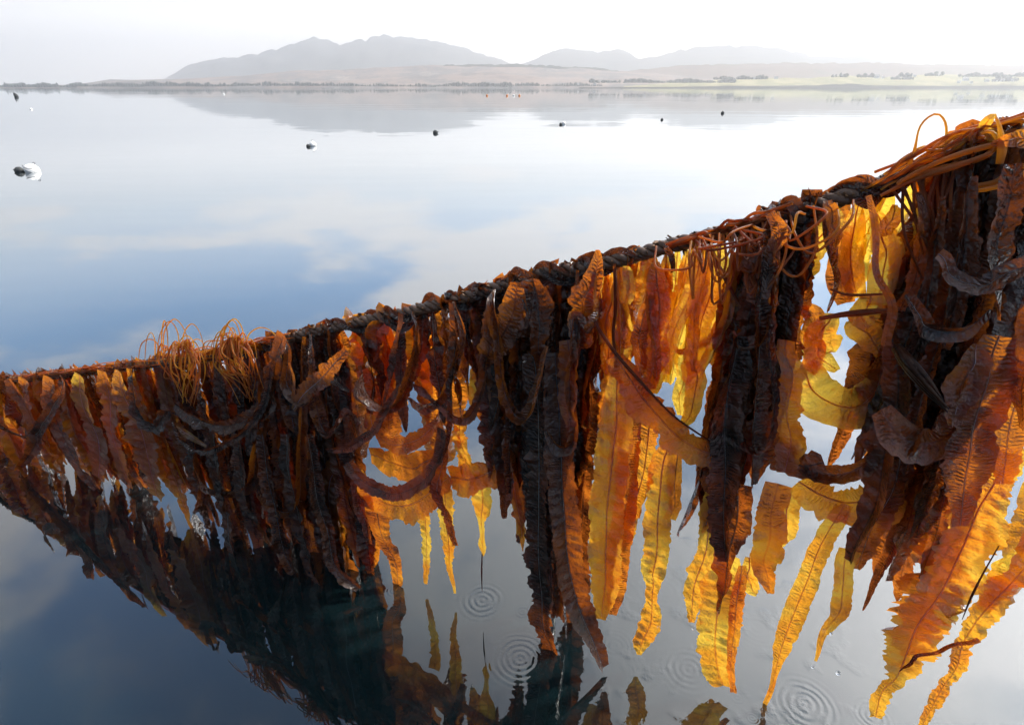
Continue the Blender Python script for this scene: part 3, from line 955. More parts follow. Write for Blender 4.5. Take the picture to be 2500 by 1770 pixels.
h([(905, 1110), (960, 1130), (1020, 1135), (1080, 1110)], [50, 90, 90, 50], .48, 'orange brown frond filling the hammock', off=-.0, ruf=.15)
h([(1100, 1165), (1140, 1165), (1180, 1155), (1225, 1125), (1260, 1080)], [60, 88, 84, 76, 40], .33, 'orange sling of frond right of the black fronds, left of the central bundle', off=-.0, ruf=.25)
h([(1160, 1150), (1173, 1180), (1180, 1235), (1178, 1270), (1178, 1302), (1176, 1330), (1177, 1358)], [30, 56, 54, 26, 14, 22, 8], .16, 'amber tag of frond ending in a thread above the ring ripples', off=.0, ruf=.2, taper=True)
tb = tube('kelp_strand', [on_curtain(1177, 1352), on_curtain(1176, 1400), on_curtain(1177, 1442)], [.002, .003, .001], M_STIPE, None, tone=.9)
tag(tb, 'black thread trailing from the amber tag down to the ring ripples', 'kelp strand')
h([(1025, 1220), (1035, 1262), (1040, 1345), (1043, 1425)], [34, 34, 26, 10], .18, 'short amber tip left of the olive one', off=.01, ruf=.25)
h([(1080, 1180), (1087, 1215), (1096, 1323), (1111, 1452)], [40, 48, 34, 6], .2, 'olive amber tapering tip reaching the water left of centre', off=.0, ruf=.2)
h([(900, 1180), (915, 1225), (932, 1302), (962, 1366), (975, 1440)], [60, 66, 50, 40, 26], .58, 'chestnut frond ending in a ragged tip left of the amber tips', off=.0, ruf=.3)
h([(880, 1160), (900, 1250), (915, 1336), (908, 1379)], [30, 44, 36, 30], .45, 'orange stub of frond left of the chestnut ragged tip', off=.02, ruf=.3)
h([(865, 1120), (872, 1200), (885, 1270), (900, 1330)], [30, 40, 40, 20], .8, 'brown crimped frond along the left side of the hammock', off=-.05)
h([(1085, 1060), (1080, 1130), (1075, 1210), (1090, 1260), (1108, 1330)], [40, 50, 44, 40, 20], .75, 'brown frond hanging at the right of the hammock', off=-.06)
# central bundle
h([(1300, 680), (1310, 740), (1322, 800), (1318, 880)], [80, 110, 80, 40], .93, 'grey black frond folded like a cap over the line', off=-.07, ruf=.18, fold=.5)
h([(1270, 690), (1268, 760), (1262, 850)], [50, 60, 30], .93, 'black frond beside the cap on the line', off=-.07, ruf=.2)
h([(1290, 860), (1307, 900), (1318, 1114), (1312, 1328), (1323, 1489), (1352, 1607)], [60, 96, 100, 92, 86, 56], .92, 'long black frond, left one of the two that reach the water at centre', off=-.06, ruf=.25)
h([(1355, 860), (1361, 950), (1377, 1168), (1384, 1328), (1414, 1489), (1476, 1628)], [60, 100, 110, 106, 100, 44], .88, 'long black frond, right one of the two that reach the water at centre', off=-.065, ruf=.22)
h([(1345, 740), (1352, 900), (1362, 1100), (1345, 1300), (1350, 1420)], [60, 90, 90, 80, 50], .95, 'black frond between the two long central ones', off=-.02, ruf=.2)
h([(1254, 1020), (1255, 1140), (1262, 1221), (1270, 1296), (1277, 1350)], [16, 28, 26, 22, 6], .14, 'thin yellow frond along the left edge of the central bundle', off=.02)
h([(1385, 830), (1388, 880), (1385, 960), (1390, 1040)], [40, 56, 54, 30], .55, 'red brown crimped frond on the front of the central bundle', off=-.09, ruf=.2)
h([(1460, 610), (1452, 685), (1430, 745), (1412, 800), (1405, 845)], [12, 64, 66, 56, 40], .66, 'folded tan brown frond poking above the line at centre', off=-.08, ruf=.12, fold=.3)
h([(1425, 760), (1432, 805), (1420, 850)], [30, 60, 20], .5, 'crumpled red brown frond end under the folded tan one', off=-.075, ruf=.4)
h([(1511, 893), (1504, 960), (1499, 1061), (1489, 1221), (1478, 1382), (1473, 1450), (1470, 1515)], [10, 62, 84, 84, 78, 60, 24], .16, 'long wide amber frond with clear midrib right of the central bundle', off=-.05, ruf=.14, jag=.05, tonevar=.06, stipe_from=on_curtain(1500, 645, -.02))
h([(1535, 900), (1540, 1000), (1535, 1120), (1520, 1300), (1505, 1420), (1498, 1500)], [40, 60, 56, 60, 50, 20], .6, 'brown frond behind the long wide amber one', off=-.01, ruf=.25)
h([(1590, 1010), (1580, 1080), (1568, 1157), (1540, 1260), (1530, 1330)], [40, 50, 46, 40, 16], .34, 'orange frond between the long amber one and the diagonal strap', off=.0)
h([(1640, 1080), (1618, 1130), (1610, 1220), (1606, 1300), (1592, 1390), (1600, 1440), (1590, 1520), (1570, 1570), (1564, 1600)], [30, 60, 66, 66, 62, 34, 50, 44, 10], .17, 'lone amber frond with a pinched waist hanging clear of the bundles', off=-.01, ruf=.22)
h([(1655, 1110), (1650, 1160), (1645, 1220), (1640, 1265)], [20, 34, 36, 30], .4, 'short orange lobe beside the top of the lone amber frond', off=.02, ruf=.15)
# diagonal strap
h([(1500, 870), (1535, 925), (1580, 990), (1640, 1055), (1700, 1095), (1760, 1110)], [50, 84, 96, 96, 90, 60], .38, 'broad orange strap of frond slung diagonally across to the black bundle', off=-.06, ruf=.15, tonevar=.05)
tb = tube('kelp_strand', [on_curtain(1440, 745, -.08), on_curtain(1460, 800, -.09), on_curtain(1508, 869, -.09), on_curtain(1585, 955, -.09), on_curtain(1650, 1020, -.085), on_curtain(1735, 1078, -.07)], [.0035, .004, .004, .003, .0025, .002], M_STIPE, None, tone=.72)
tag(tb, 'dark red stem running along the top edge of the diagonal strap', 'kelp strand')
# bright curtain
for (P, ww, tn, lb) in [
        ([(1655, 612), (1650, 660), (1643, 715), (1631, 808), (1628, 931)], [12, 32, 40, 40, 16], .06, 'lemon frond directly under the black stub on the rope'),
        ([(1685, 590), (1702, 620), (1698, 670), (1680, 720), (1650, 790), (1636, 850), (1631, 910)], [12, 22, 36, 44, 34, 34, 14], .05, 'yellow frond that kinks left halfway down the bright curtain'),
        ([(1752, 640), (1745, 690), (1725, 750), (1723, 800), (1705, 869), (1688, 970)], [6, 46, 60, 54, 54, 30], .06, 'pointed yellow frond at the right of the bright curtain'),
        ([(1680, 830), (1677, 870), (1668, 931), (1655, 1010)], [20, 48, 44, 20], .0, 'palest yellow frond end low in the bright curtain'),
        ([(1600, 640), (1602, 690), (1609, 777), (1596, 869), (1588, 950)], [20, 50, 60, 62, 30], .22, 'amber frond left of the lemon one under the rope'),
        ([(1475, 660), (1480, 700), (1489, 746), (1484, 800)], [14, 34, 40, 18], .14, 'small amber frond close to the folded tan one'),
        ([(1530, 650), (1535, 700), (1528, 740)], [20, 34, 26], .03, 'square ended yellow scrap under the rope'),
        ([(1560, 640), (1556, 720), (1545, 800), (1556, 880), (1552, 960)], [14, 24, 30, 28, 14], .75, 'dark brown twisted frond in the left of the bright curtain'),
        ([(1590, 720), (1572, 780), (1560, 850), (1572, 920)], [20, 36, 40, 16], .6, 'red brown frond in the left of the bright curtain'),
        ([(1800, 680), (1785, 746), (1776, 808), (1762, 860)], [30, 54, 50, 20], .25, 'amber frond against the left side of the black bundle'),
        ([(1778, 830), (1765, 860), (1742, 890)], [20, 44, 14], .3, 'orange wedge of frond at the foot of the bright curtain'),
        ([(1780, 752), (1742, 808), (1705, 838), (1665, 862), (1650, 850)], [10, 22, 20, 16, 6], .55, 'folded brown strap crossing the bright curtain'),
        ([(1690, 880), (1700, 930), (1690, 1000), (1672, 1040)], [30, 50, 40, 20], .18, 'amber frond at the lower right of the bright curtain'),
        ([(1620, 840), (1615, 900), (1600, 960)], [20, 46, 16], .1, 'pale amber frond end low at the left of the bright curtain')]:
    h(P, ww, tn, lb, off=rng.uniform(-.05, .04), ruf=.2, tonevar=.05)
tb = tube('kelp_strand', [on_curtain(1735, 595, -.03), on_curtain(1745, 630, -.03), on_curtain(1773, 685, -.04), on_curtain(1809, 752, -.05)], [.004, .0045, .004, .003], M_STIPE, None, tone=.62)
tag(tb, 'dark red stem slanting from the rope to the black bundle', 'kelp strand')
tb = tube('kelp_strand', [on_curtain(1500, 650, -.04), on_curtain(1503, 746, -.04), on_curtain(1497, 823, -.04), on_curtain(1510, 900, -.05)], [.0035, .004, .0035, .003], M_STIPE, None, tone=.72)
tag(tb, 'dark stem dropping straight from rope to long amber frond', 'kelp strand')
h([(1630, 600), (1640, 630), (1643, 668)], [18, 16, 8], 1.0, 'short black stub of weed hanging under the rope', off=-.04, ruf=.4)
# black bundle
h([(1800, 820), (1789, 900), (1778, 1000), (1778, 1114), (1768, 1275), (1780, 1382)], [60, 110, 130, 130, 110, 60], .95, 'widest black frond down the front of the right-centre bundle', off=-.08, ruf=.22)
h([(1880, 560), (1870, 700), (1862, 820), (1850, 960), (1838, 1100), (1832, 1180)], [60, 70, 90, 90, 80, 40], .92, 'black crimped frond down the right of the right-centre bundle', off=-.085, ruf=.22)
h([(1880, 520), (1900, 580), (1880, 650), (1868, 720)], [24, 40, 34, 16], .68, 'tan brown torn frond flopped over the line atop the black bundle', off=-.10, ruf=.25)
h([(1850, 600), (1846, 660), (1850, 720), (1862, 750)], [40, 60, 60, 24], .62, 'red brown frond hanging from the stem tangle onto the black bundle', off=-.085, ruf=.2)
h([(1920, 830), (1922, 920), (1925, 1020), (1925, 1100), (1920, 1150)], [40, 56, 60, 60, 40], .32, 'amber brown frond with midrib on the right of the black bundle', off=-.07, ruf=.18)
h([(1775, 1130), (1741, 1232), (1722, 1355), (1697, 1440), (1692, 1520)], [30, 50, 46, 50, 14], .22, 'amber frond edge hanging left below the black bundle', off=.0, ruf=.35)
h([(1800, 1180), (1800, 1260), (1785, 1350), (1770, 1440), (1760, 1500)], [90, 110, 90, 60, 20], .82, 'dark brown frond below the black bundle above the amber tail', off=-.04, ruf=.3)
h([(1775, 1350), (1765, 1400), (1752, 1489), (1743, 1586), (1752, 1640), (1768, 1680)], [60, 92, 92, 84, 70, 50], .16, 'large amber tail dipping into the water below the black bundle', off=-.02, ruf=.25)
h([(1812, 1380), (1806, 1440), (1795, 1540), (1785, 1620), (1796, 1690)], [20, 34, 30, 20, 16], .42, 'orange strip along the right side of the large amber tail', off=-.04, ruf=.3)
h([(1900, 1180), (1880, 1280), (1862, 1360), (1872, 1400), (1886, 1452)], [60, 76, 70, 50, 16], .5, 'red brown frond with a pointed tip right of the black bundle', off=-.05, ruf=.22)
h([(1935, 1190), (1918, 1260), (1896, 1330), (1880, 1380)], [50, 60, 40, 14], .2, 'amber ruffled frond behind the red brown pointed one', off=.02, ruf=.3)
h([(1830, 1360), (1825, 1400), (1835, 1440), (1850, 1450)], [20, 46, 40, 16], .18, 'small amber lobe between the amber tail and the pointed frond', off=.03, ruf=.3)
# right windows and slings
h([(1955, 895), (1985, 945), (2040, 988), (2095, 990), (2145, 950), (2155, 900)], [70, 110, 116, 112, 90, 50], .10, 'broad amber sling of frond below the round white window', off=.02, ruf=.12, jag=.04, tonevar=.04)
h([(2030, 765), (2005, 820), (2003, 860), (2040, 900)], [30, 84, 80, 20], .06, 'yellow frond at the left of the round white window', off=.03, ruf=.2)
h([(2085, 765), (2100, 800), (2130, 830), (2160, 865)], [30, 60, 64, 30], .28, 'orange frond at the upper right of the round white window', off=.01, ruf=.15)
h([(1970, 905), (1985, 870), (1990, 800), (1960, 740)], [40, 50, 50, 30], .55, 'brown frond edging the left of the white window', off=.03, ruf=.25)
h([(1950, 1128), (1985, 1150), (2037, 1162), (2105, 1140), (2140, 1100)], [70, 90, 84, 84, 60], .8, 'black rolled frond slung under the grey lower window', off=-.04, ruf=.3)
h([(1950, 1175), (1990, 1205), (2040, 1222), (2110, 1225), (2150, 1200)], [70, 100, 96, 90, 60], .3, 'amber sling under the black rolled one', off=-.0, ruf=.18)
h([(2150, 1260), (2190, 1225), (2258, 1207), (2315, 1190), (2360, 1150)], [60, 100, 110, 100, 60], .36, 'orange sling between the black column and the big glossy frond', off=.02, ruf=.2)
h([(2120, 478), (2126, 530), (2132, 589), (2150, 670), (2165, 740), (2175, 840)], [13, 16, 16, 16, 20, 24], .55, 'straight brown stem-like frond crossing the bright yellow gap', off=-.09, ruf=.05, jag=.03)
h([(2172, 800), (2186, 880), (2190, 960), (2180, 1060), (2160, 1158), (2124, 1240), (2085, 1320), (2066, 1371)], [40, 80, 104, 116, 110, 90, 66, 40], .86, 'broad dark brown column of frond right of the windows', off=-.06, ruf=.18)
h([(2240, 960), (2220, 1060), (2190, 1160), (2150, 1250), (2110, 1340), (2088, 1390)], [40, 70, 80, 66, 50, 14], .7, 'brown frond behind the dark column', off=.0, ruf=.25)
h([(2066, 1230), (2044, 1262), (1998, 1348), (1960, 1436), (1930, 1510), (1905, 1580), (1888, 1640), (1872, 1700), (1857, 1750)], [24, 46, 50, 52, 54, 40, 16, 12, 6], .27, 'orange frond tapering to a thread left of the small amber one', off=-.0, ruf=.3)
h([(2075, 1340), (2060, 1385), (2052, 1436), (2044, 1494), (2018, 1547), (1991, 1612)], [50, 42, 46, 46, 20, 6], .22, 'small ragged amber frond tip left of the giant amber one', off=-.02, ruf=.35)
h([(2470, 1090), (2449, 1150), (2395, 1245), (2334, 1341), (2289, 1436), (2239, 1513), (2212, 1589), (2182, 1654), (2148, 1690), (2136, 1750)], [60, 84, 100, 120, 140, 132, 104, 60, 44, 26], .12, 'giant bright amber frond with ragged edges at lower right', off=-.08, ruf=.2, jag=.12, tonevar=.03)
h([(2440, 1100), (2400, 1230), (2320, 1330), (2262, 1430), (2240, 1540), (2230, 1600)], [50, 80, 110, 140, 110, 50], .42, 'orange ruffled frond layer behind the giant amber one', off=-.03, ruf=.35, jag=.2)
h([(2290, 1200), (2280, 1260), (2300, 1330), (2280, 1400)], [60, 96, 80, 30], .15, 'yellow ruffled lobes left of the top of the giant amber frond', off=.0, ruf=.35)
h([(2560, 1300), (2500, 1398), (2430, 1474), (2380, 1532), (2342, 1577), (2327, 1627), (2296, 1677), (2273, 1722), (2248, 1775)], [100, 90, 70, 60, 44, 36, 36, 32, 20], .32, 'long orange ragged frond trailing at the lower right corner', off=-.06, ruf=.32)
h([(2560, 1180), (2510, 1280), (2470, 1380), (2400, 1470)], [90, 100, 90, 30], .2, 'amber ruffled frond above the trailing lower right one', off=-.04, ruf=.3)
h([(2440, 820), (2405, 930), (2375, 1040), (2365, 1150), (2350, 1290)], [70, 110, 110, 100, 40], .55, 'glossy chestnut frond with wet highlights above the giant amber one', off=-.11, ruf=.14)
h([(2385, 840), (2376, 880), (2355, 950), (2328, 1030)], [20, 66, 80, 20], .38, 'leaf-shaped tan orange frond beside the broken black stalk', off=-.12, ruf=.15)
h([(2520, 830), (2490, 950), (2460, 1060), (2450, 1180)], [60, 90, 90, 40], .42, 'orange brown frond at the right edge above the amber ones', off=-.09, ruf=.2)
h([(2560, 620), (2540, 760), (2510, 900), (2480, 1040)], [80, 110, 100, 40], .97, 'grey brown frond down the right edge', off=-.12, ruf=.2)
h([(2480, 400), (2450, 520), (2440, 640), (2430, 780)], [60, 90, 90, 40], .97, 'grey brown frond hanging from the right end of the stem bundle', off=-.12, ruf=.2)
h([(2370, 430), (2360, 520), (2350, 620), (2330, 740), (2300, 850)], [40, 80, 90, 80, 40], .97, 'dark brown frond below the right part of the stem bundle', off=-.10, ruf=.25)
h([(2270, 480), (2250, 560), (2270, 620), (2290, 700)], [30, 54, 60, 30], .2, 'amber frond between stems at the right of the yellow gap', off=.02, ruf=.2)
h([(2300, 480), (2295, 560), (2270, 700), (2230, 820), (2200, 900)], [20, 44, 60, 70, 40], .85, 'dark brown frond slanting left into the column', off=-.08, ruf=.2)
h([(2240, 470), (2250, 560), (2240, 660), (2200, 760)], [10, 26, 40, 30], .6, 'narrow brown frond at the right side of the yellow gap', off=-.05, ruf=.2)
for (P, ww, tn, lb) in [
        ([(2100, 490), (2085, 560), (2080, 640), (2092, 720)], [20, 50, 60, 40], .15, 'amber frond at the left of the bright yellow gap'),
        ([(2140, 520), (2160, 600), (2150, 680), (2150, 740)], [20, 60, 66, 50], .0, 'palest broad yellow frond in the middle of the bright gap'),
        ([(2185, 500), (2170, 545), (2155, 580)], [12, 40, 20], .3, 'short amber flap at the top of the bright gap'),
        ([(2180, 560), (2190, 640), (2188, 710)], [16, 40, 24], .2, 'amber frond at the right of the bright gap'),
        ([(2125, 720), (2110, 770), (2118, 800)], [40, 70, 30], .02, 'yellow frond end below the bright gap, above the round window'),
        ([(2215, 560), (2225, 600), (2215, 650)], [14, 40, 14], .15, 'small amber leaf between the thin stems'),
        ([(2060, 500), (2050, 600), (2045, 680), (2060, 740)], [30, 50, 60, 40], .6, 'red brown frond between black bundle and bright gap'),
        ([(2020, 500), (2020, 590), (2030, 680), (2020, 760)], [40, 60, 60, 30], .75, 'dark brown frond draped at the left of the bright gap')]:
    h(P, ww, tn, lb, off=rng.uniform(-.03, .06), ruf=.14, tonevar=.04, jag=.06)
h([(2020, 490), (2025, 520), (2045, 560), (2040, 610)], [20, 30, 24, 8], .62, 'thin tan frond wrapped twice round the line', off=-.05, ruf=.2)
h([(1850, 1020), (1890, 1090), (1950, 1130), (2010, 1120)], [60, 90, 90, 50], .74, 'dark chestnut frond swept sideways from the black bundle to the lower window', off=-.06, ruf=.25)
h([(2150, 1000), (2200, 1060), (2270, 1080), (2350, 1040), (2420, 960)], [50, 90, 100, 90, 50], .66, 'chestnut frond slung from the dark column towards the right edge', off=-.10, ruf=.25)
h([(2210, 720), (2260, 790), (2340, 810), (2420, 760)], [40, 80, 80, 40], .9, 'black frond slung sideways in the upper part of the right mass', off=-.13, ruf=.3)
h([(2290, 620), (2350, 680), (2430, 690), (2520, 640)], [40, 70, 80, 60], .78, 'grey brown frond slung sideways below the stem bundle', off=-.13, ruf=.3)
# more blades caught up in loops across the bundles
gg = np.random.default_rng(5)
LOOPS = [(700, 880, 90, 85, 'between left bundle and middle'), (760, 940, 120, 100, 'over the front of the middle stretch'), (880, 860, 130, 110, 'just under the middle of the line'),
         (1000, 900, 110, 90, 'above the small grey window'), (1090, 830, 120, 120, 'left of the pale yellow sliver'), (1210, 820, 110, 130, 'into the central bundle'),
         (1320, 1020, 90, 90, 'across the central bundle halfway down'), (1770, 760, 120, 110, 'across the top of the black bundle'), (1800, 1000, 100, 80, 'across the black bundle halfway down'),
         (520, 1120, 110, 70, 'low across the left bundle'), (620, 1180, 120, 80, 'lowest across the left bundle'), (1380, 700, 90, 130, 'beside the folded tan frond'),
         (30, 960, 120, 90, 'near the left edge of the curtain'), (330, 960, 120, 80, 'beside the left amber fronds')]
for x, y, ww, dp, where in LOOPS:
    sg = gg.choice([-1, 1])
    if sg < 0:
        x = x + ww
    ww = ww * gg.uniform(.7, 1.5) * sg
    dp = dp * gg.uniform(.7, 1.5)
    ry = float(np.interp(x, [q[0] for q in ROPE_PX], [q[1] for q in ROPE_PX])) + 4
    P = [(x, ry, .05), (x + gg.normal(0, 8), ry * .5 + y * .5), (x + ww * gg.uniform(.05, .2), y + dp * .6), (x + ww * gg.uniform(.45, .65), y + dp * gg.uniform(.95, 1.1)),
         (x + ww * gg.uniform(.85, 1.05), y + dp * gg.uniform(.5, 1.0)), (x + ww * gg.uniform(1.1, 1.3), y + dp * gg.uniform(-.1, 1.3))]
    h(P, [14, gg.uniform(24, 44), gg.uniform(34, 60), gg.uniform(36, 66), gg.uniform(30, 56), 12], gg.uniform(.62, .96), f'long frond sweeping down and hooking sideways {where}',
      off=-.085, ruf=.3, fold=gg.uniform(.3, 1.0), twist=gg.normal(0, .5), twist_end=gg.normal(0, 1.1))
# broken stalk
tb = empty('broken_stalk', tuple(on_curtain(2190, 850, -.10)))
for k in range(11):
    a = k * 2 * math.pi / 11
    jx, jy = 9 * math.cos(a), 9 * math.sin(a)
    e = rng.uniform(-22, 10)
    tube('fibre', [on_curtain(2190 + jx * .6, 850 + jy * .6, -.10), on_curtain(2218 + jx * 1.2 + rng.normal(0, 2), 888 + jy * 1.2, -.13 + .008 * math.sin(a)),
                   on_curtain(2262 + jx + rng.normal(0, 3), 942 + jy + rng.normal(0, 3), -.14 + .008 * math.sin(a)), on_curtain(2318 + e + jx * .5, 1004 + e + jy * .5, -.14)],
         [.006, .0065, .005, .0012], M_STIPE, tb, sides=5, tone=rng.uniform(.7, 1))
tag(tb, 'broken fibrous black stalk sticking out in front of the dark column', 'kelp stalk')
tb = tube('kelp_strand', [on_curtain(2440, 1330, -.1), on_curtain(2400, 1400, -.1), on_curtain(2370, 1460, -.1), on_curtain(2349, 1512, -.1)], [.001, .0016, .0026, .0006], M_STIPE, None, tone=.8)
tag(tb, 'dark thread beside the giant amber frond, pointing down left', 'kelp strand')
h([(2390, 1560), (2350, 1572), (2290, 1588), (2235, 1597), (2215, 1620), (2192, 1648)], [20, 16, 14, 14, 12, 4], .75, 'dark twisted strand crossing the foot of the giant amber frond', off=-.1, ruf=.4)
tb = tube('kelp_strand', [on_curtain(2000, 778, -.06), on_curtain(2060, 768, -.06), on_curtain(2120, 762, -.07), on_curtain(2170, 758, -.08)], [.004, .006, .007, .004], M_STIPE, None, tone=.6)
tag(tb, 'thick brown stem lying level above the round white window', 'kelp strand')
tb = tube('kelp_strand', [on_curtain(2025, 705, -.06), on_curtain(2070, 720, -.06), on_curtain(2160, 718, -.07)], [.002, .0028, .002], M_STIPE, None, tone=.55)
tag(tb, 'thin brown stem lying level just above the thick one', 'kelp strand')

#TANGLES
def arc_stipe(root, P, r, tone, name='stipe'):
    return tube(name, P, r, M_STEM, root, sides=6, step=0.008, tone=tone)


def tuft(cx, cy, n, label, spread, drop, loops, seed, off=-.06, conv=0):
    g = np.random.default_rng(seed)
    root = empty('stipe_tuft', tuple(on_curtain(cx, cy, off)))
    tag(root, label, 'stem tuft', 'tufts of orange stems on the line')
    for i in range(n):
        a = g.uniform(-1, 1)
        sx, sy = cx + g.normal(0, spread * .22), cy + g.normal(0, 10)
        bx, by = cx + a * spread * g.uniform(.7, 1.25), cy + drop * g.uniform(.12, .5)
        ex, ey = cx + conv + a * spread * g.uniform(-.1, .75) + g.normal(0, 10), cy + drop * g.uniform(.5, 1.15)
        hx, hy = (sx + bx) / 2, min(sy, cy) - g.uniform(0, 26)
        arc_stipe(root, [on_curtain(sx, sy, off * .2), on_curtain(hx, hy, off * .8), on_curtain(bx, by, off * g.uniform(1.0, 1.8)), on_curtain((bx + ex) / 2 + g.normal(0, 6), (by + ey) / 2, off * g.uniform(1.1, 1.7)), on_curtain(ex, ey, off * 1.4)],
                  [v * g.uniform(.8, 1.25) for v in (.0024, .0025, .0022, .0018, .0008)], g.uniform(.0, .4))
    for i in range(loops):
        x0 = cx + g.uniform(-1.0, .6) * spread
        ww = g.uniform(14, 70) * g.choice([-1, 1])
        hh = g.uniform(12, 80)
        P = [on_curtain(x0, cy + 10, 0), on_curtain(x0 + ww * .05, cy - hh * .6, off * .5), on_curtain(x0 + ww * .5, cy - hh, off * .7), on_curtain(x0 + ww, cy - hh * .55, off), on_curtain(x0 + ww * 1.2, cy + 30, off * 1.2)]
        arc_stipe(root, P, [v * g.uniform(.8, 1.2) for v in (.0022, .002, .0018, .0016, .0008)], g.uniform(.0, .12))
    return root


tuft(440, 858, 24, 'tuft of orange stems arching over the line, left one of two', 66, 120, 9, 3, conv=14)
tuft(575, 845, 28, 'tuft of orange stems with tall loops, right one of two', 64, 125, 12, 5, conv=38)
# stems lashed along the line
def bundle(label, spans, n, rad, tone, seed, name='stem_bundle', up=14, dn=12):
    g = np.random.default_rng(seed)
    x0, x1 = spans
    root = empty(name, tuple(rope_under((x0 + x1) / 2)))
    tag(root, label, 'stem bundle')
    for i in range(n):
        a = g.uniform(x0, x0 + (x1 - x0) * .5)
        b = g.uniform(a + (x1 - x0) * .25, x1)
        dy = g.uniform(-up, dn)
        P = []
        for u in np.linspace(0, 1, 6):
            x = a + (b - a) * u
            p = rope_under(x)
            y = np.interp(x, [q[0] for q in ROPE_PX], [q[1] for q in ROPE_PX]) + dy + g.normal(0, 4) - math.sin(math.pi * u) * up * .6
            P.append(on_curtain(x, y, g.uniform(-.028, -.012)))
        arc_stipe(root, P, g.uniform(*rad), g.uniform(*tone))
    return root


bundle('orange stems lashed along the bent stretch of rope right of centre', (1620, 1960), 16, (.002, .0042), (.3, .6), 11)
rb = bundle('thick bundle of amber stems lying along the line at upper right', (2100, 2620), 18, (.0020, .0036), (.0, .42), 12, up=34, dn=20)
for P, r, tn in [
        ([(2215, 415, -.02), (2232, 370, -.02), (2244, 315, -.02), (2265, 288, -.02), (2290, 279, -.02), (2308, 300, -.02), (2310, 340, -.02), (2302, 395, -.02)], [.0035, .0035, .0018, .0018, .0018, .0024, .0026, .003], .1),
        ([(2200, 440, -.04), (2260, 420, -.05), (2330, 404, -.05), (2400, 385, -.05), (2435, 350, -.05), (2420, 322, -.04), (2395, 326, -.04)], [.003, .004, .005, .005, .005, .004, .002], .12),
        ([(2190, 450, -.05), (2250, 415, -.05), (2340, 378, -.05), (2440, 350, -.05)], [.003, .0045, .005, .005], .2),
        ([(2440, 400, -.06), (2447, 360, -.06), (2440, 310, -.05), (2430, 284, -.04)], [.006, .008, .004, .002], .1),
        ([(2380, 455, -.07), (2430, 445, -.07), (2480, 415, -.07), (2540, 390, -.07)], [.004, .005, .005, .004], .15),
        ([(2380, 468, -.09), (2440, 455, -.1), (2500, 425, -.1), (2560, 395, -.1)], [.003, .004, .005, .004], .12),
        ([(2150, 478, -.05), (2230, 440, -.05), (2330, 408, -.06), (2420, 375, -.06)], [.003, .0045, .005, .004], .3)]:
    arc_stipe(rb, [on_curtain(*q) for q in P], r, tn)
bl = hero([(2372, 360), (2392, 320), (2412, 292), (2432, 281)], [10, 26, 22, 3], .12, 'pale leaf tip standing up from the stem bundle at upper right', off=-.03, ruf=.12)
hero([(2420, 350), (2460, 342), (2520, 345), (2580, 350)], [10, 34, 44, 30], .45, 'tan leaf lying along the line at the right edge', off=-.06, ruf=.15)
hero([(2400, 330), (2412, 322), (2430, 345)], [16, 30, 14], .0, 'bright yellow leaf curled beside the standing leaf tip', off=-.03, ruf=.2)
bundle('short tan stems lying along the line over the left bundle', (385, 720), 34, (.0010, .0022), (.0, .4), 15, up=12, dn=10)
bundle('pale root-like stems matted along the left stretch of line', (-60, 400), 26, (.0008, .0018), (.1, .5), 16, up=6, dn=6)
# hanging web of thin stems below the bundle
web = empty('stem_web', tuple(on_curtain(2240, 500)))
tag(web, 'web of thin brown stems fanning down from the line in front of the yellow gap', 'stem web')
g = np.random.default_rng(21)
for i in range(22):
    x0 = g.uniform(2170, 2350)
    x1 = 2275 + (x0 - 2260) * g.uniform(-.5, .9)
    y0 = float(np.interp(x0, [q[0] for q in ROPE_PX], [q[1] for q in ROPE_PX])) + 12
    y1 = g.uniform(540, 680)
    arc_stipe(web, [on_curtain(x0, y0, -.02), on_curtain((x0 + x1) / 2 + g.normal(0, 14), (y0 + y1) / 2, -.05), on_curtain(x1, y1, -.05)], [.0028, .0026, .0018], g.uniform(.4, .7))
web2 = empty('stem_web', tuple(on_curtain(1900, 600)))
tag(web2, 'looping brown stems dangling over the top of the black bundle', 'stem web')
for i in range(30):
    x0 = g.uniform(1690, 1960)
    ww = g.choice([-1, 1]) * g.uniform(8, 120)
    y0 = float(np.interp(x0, [q[0] for q in ROPE_PX], [q[1] for q in ROPE_PX]))
    y1 = float(np.interp(x0 + ww, [q[0] for q in ROPE_PX], [q[1] for q in ROPE_PX]))
    dr = g.uniform(20, 190)
    k1, k2, k3 = g.uniform(-.3, .5), g.uniform(.3, .9), g.uniform(.7, 1.5)
    arc_stipe(web2, [on_curtain(x0, y0, -.02), on_curtain(x0 + ww * k1, y0 + dr * .6, -.07), on_curtain(x0 + ww * k2, y0 + dr, -.1), on_curtain(x0 + ww * k3, y1 + dr * g.uniform(.3, .9), -.09), on_curtain(x0 + ww * g.uniform(.6, 1.6), y1 + dr * g.choice([0, 0, .5]) , -.04)], [.0028, .0026, .0024, .0026, .002], g.uniform(.15, .6))

if BACK:
    bo = new_mesh('kelp_mass', np.vstack([b[0] for b in BACK]), np.vstack([b[1] for b in BACK]), M_KELP,
                  uv=np.vstack([b[2] for b in BACK]), tone=np.concatenate([b[3] for b in BACK]))
    tag(bo, 'dense mass of hanging kelp packed behind the front fronds', kind='stuff')

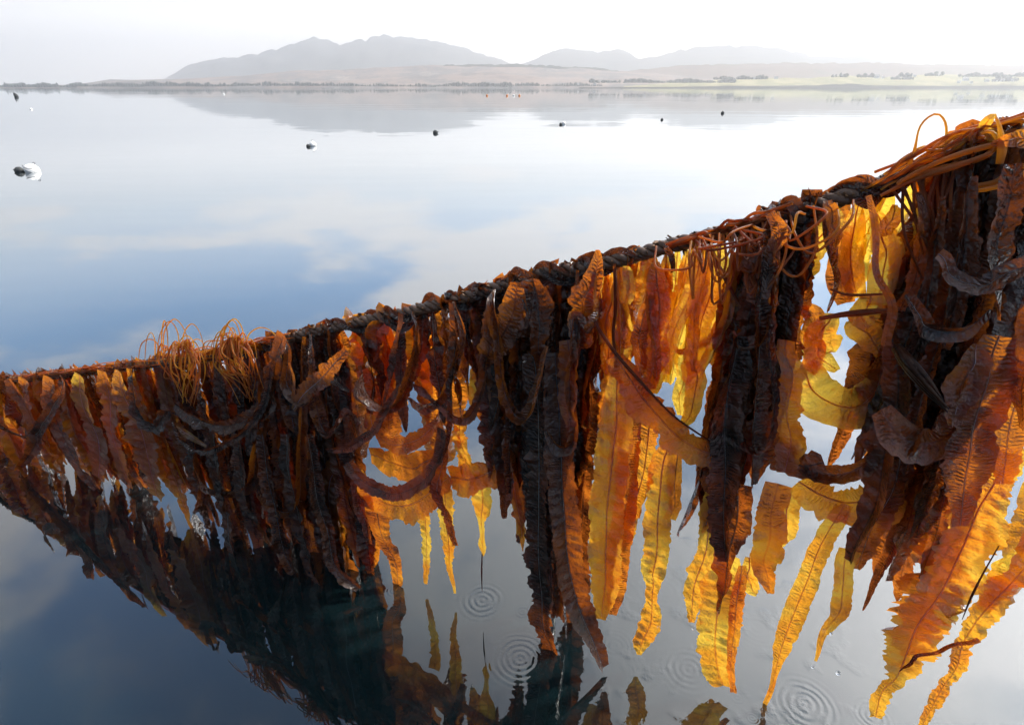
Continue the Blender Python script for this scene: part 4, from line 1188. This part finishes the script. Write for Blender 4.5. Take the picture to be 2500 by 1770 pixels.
# holdfast growth clinging to the rope: root-like scraps
V, Fc, TN = [], [], []
g = np.random.default_rng(31)
for i in range(2600):
    s = g.uniform(0, len(RPs) - 1)
    c = RPs[int(s)] + g.normal(0, 0.0015, 3)
    ang = g.uniform(0, 2 * math.pi)
    rad = abs(g.normal(0.013, 0.0022))
    c = c + rad * (math.cos(ang) * NRM + math.sin(ang) * np.array([0, 0, 1]))
    dv = norm(g.normal(0, 1, 3) + ALONG * 1.5) * g.uniform(.003, .010)
    e = norm(np.cross(dv, g.normal(0, 1, 3))) * g.uniform(.0015, .004)
    e2 = norm(np.cross(dv, e)) * g.uniform(.001, .003)
    b = len(V)
    V += [c - dv + e, c - dv - e * .5 + e2, c - dv - e2, c + dv * .2 + e * 1.6, c + dv * .2 - e + e2 * 1.4, c + dv * .2 - e2 * 1.4, c + dv]
    Fc += [(b, b + 1, b + 4, b + 3), (b + 1, b + 2, b + 5, b + 4), (b + 2, b, b + 3, b + 5), (b + 3, b + 4, b + 6), (b + 4, b + 5, b + 6), (b + 5, b + 3, b + 6)]
ho = new_mesh('holdfast_growth', np.array(V), Fc, M_HOLD, rope)
ho['kind'] = 'stuff'

# ---------------------------------------------------------------- water drops at tips
md, t = mat_new('water_drop')
t.n('ShaderNodeOutputMaterial', None, Surface=t.n('ShaderNodeBsdfGlass', None, Roughness=0.0, IOR=1.33))
for (px, py, r, lb) in [(1692, 1534, 3.5, 'water drop falling below the amber frond edge left of the tail'), (2011, 1540, 4, 'water drop clinging left of the small ragged amber tip'),
                        (2029, 1547, 3.5, 'water drop clinging right of the small ragged amber tip'), (1984, 1628, 3, 'falling water drop under the small ragged amber tip'),
                        (2046, 1643, 5, 'larger falling water drop right of the small ragged tip'), (1607, 1531, 3.5, 'water drop at the tip of the lone amber frond'),
                        (1801, 1462, 4, 'water drop on the right side of the large amber tail')]:
    c = on_curtain(px, py, -.03)
    rr = r / F_PX * 1.6
    prof = [(math.cos(a), math.sin(a) * (1.0 if a < 0 else 1.25)) for a in np.linspace(-1.5, 1.5, 9)]
    V, Fc = [], []
    for i, (q, hh) in enumerate(prof):
        for s in range(12):
            an = s * math.pi / 6
            V.append((c[0] + q * rr * math.cos(an), c[1] + q * rr * math.sin(an), c[2] + hh * rr))
    for i in range(8):
        for s in range(12):
            Fc.append((i * 12 + s, i * 12 + (s + 1) % 12, (i + 1) * 12 + (s + 1) % 12, (i + 1) * 12 + s))
    o = new_mesh('water_drop', V, Fc, md)
    tag(o, lb, 'water drop', 'water drops under the tips')
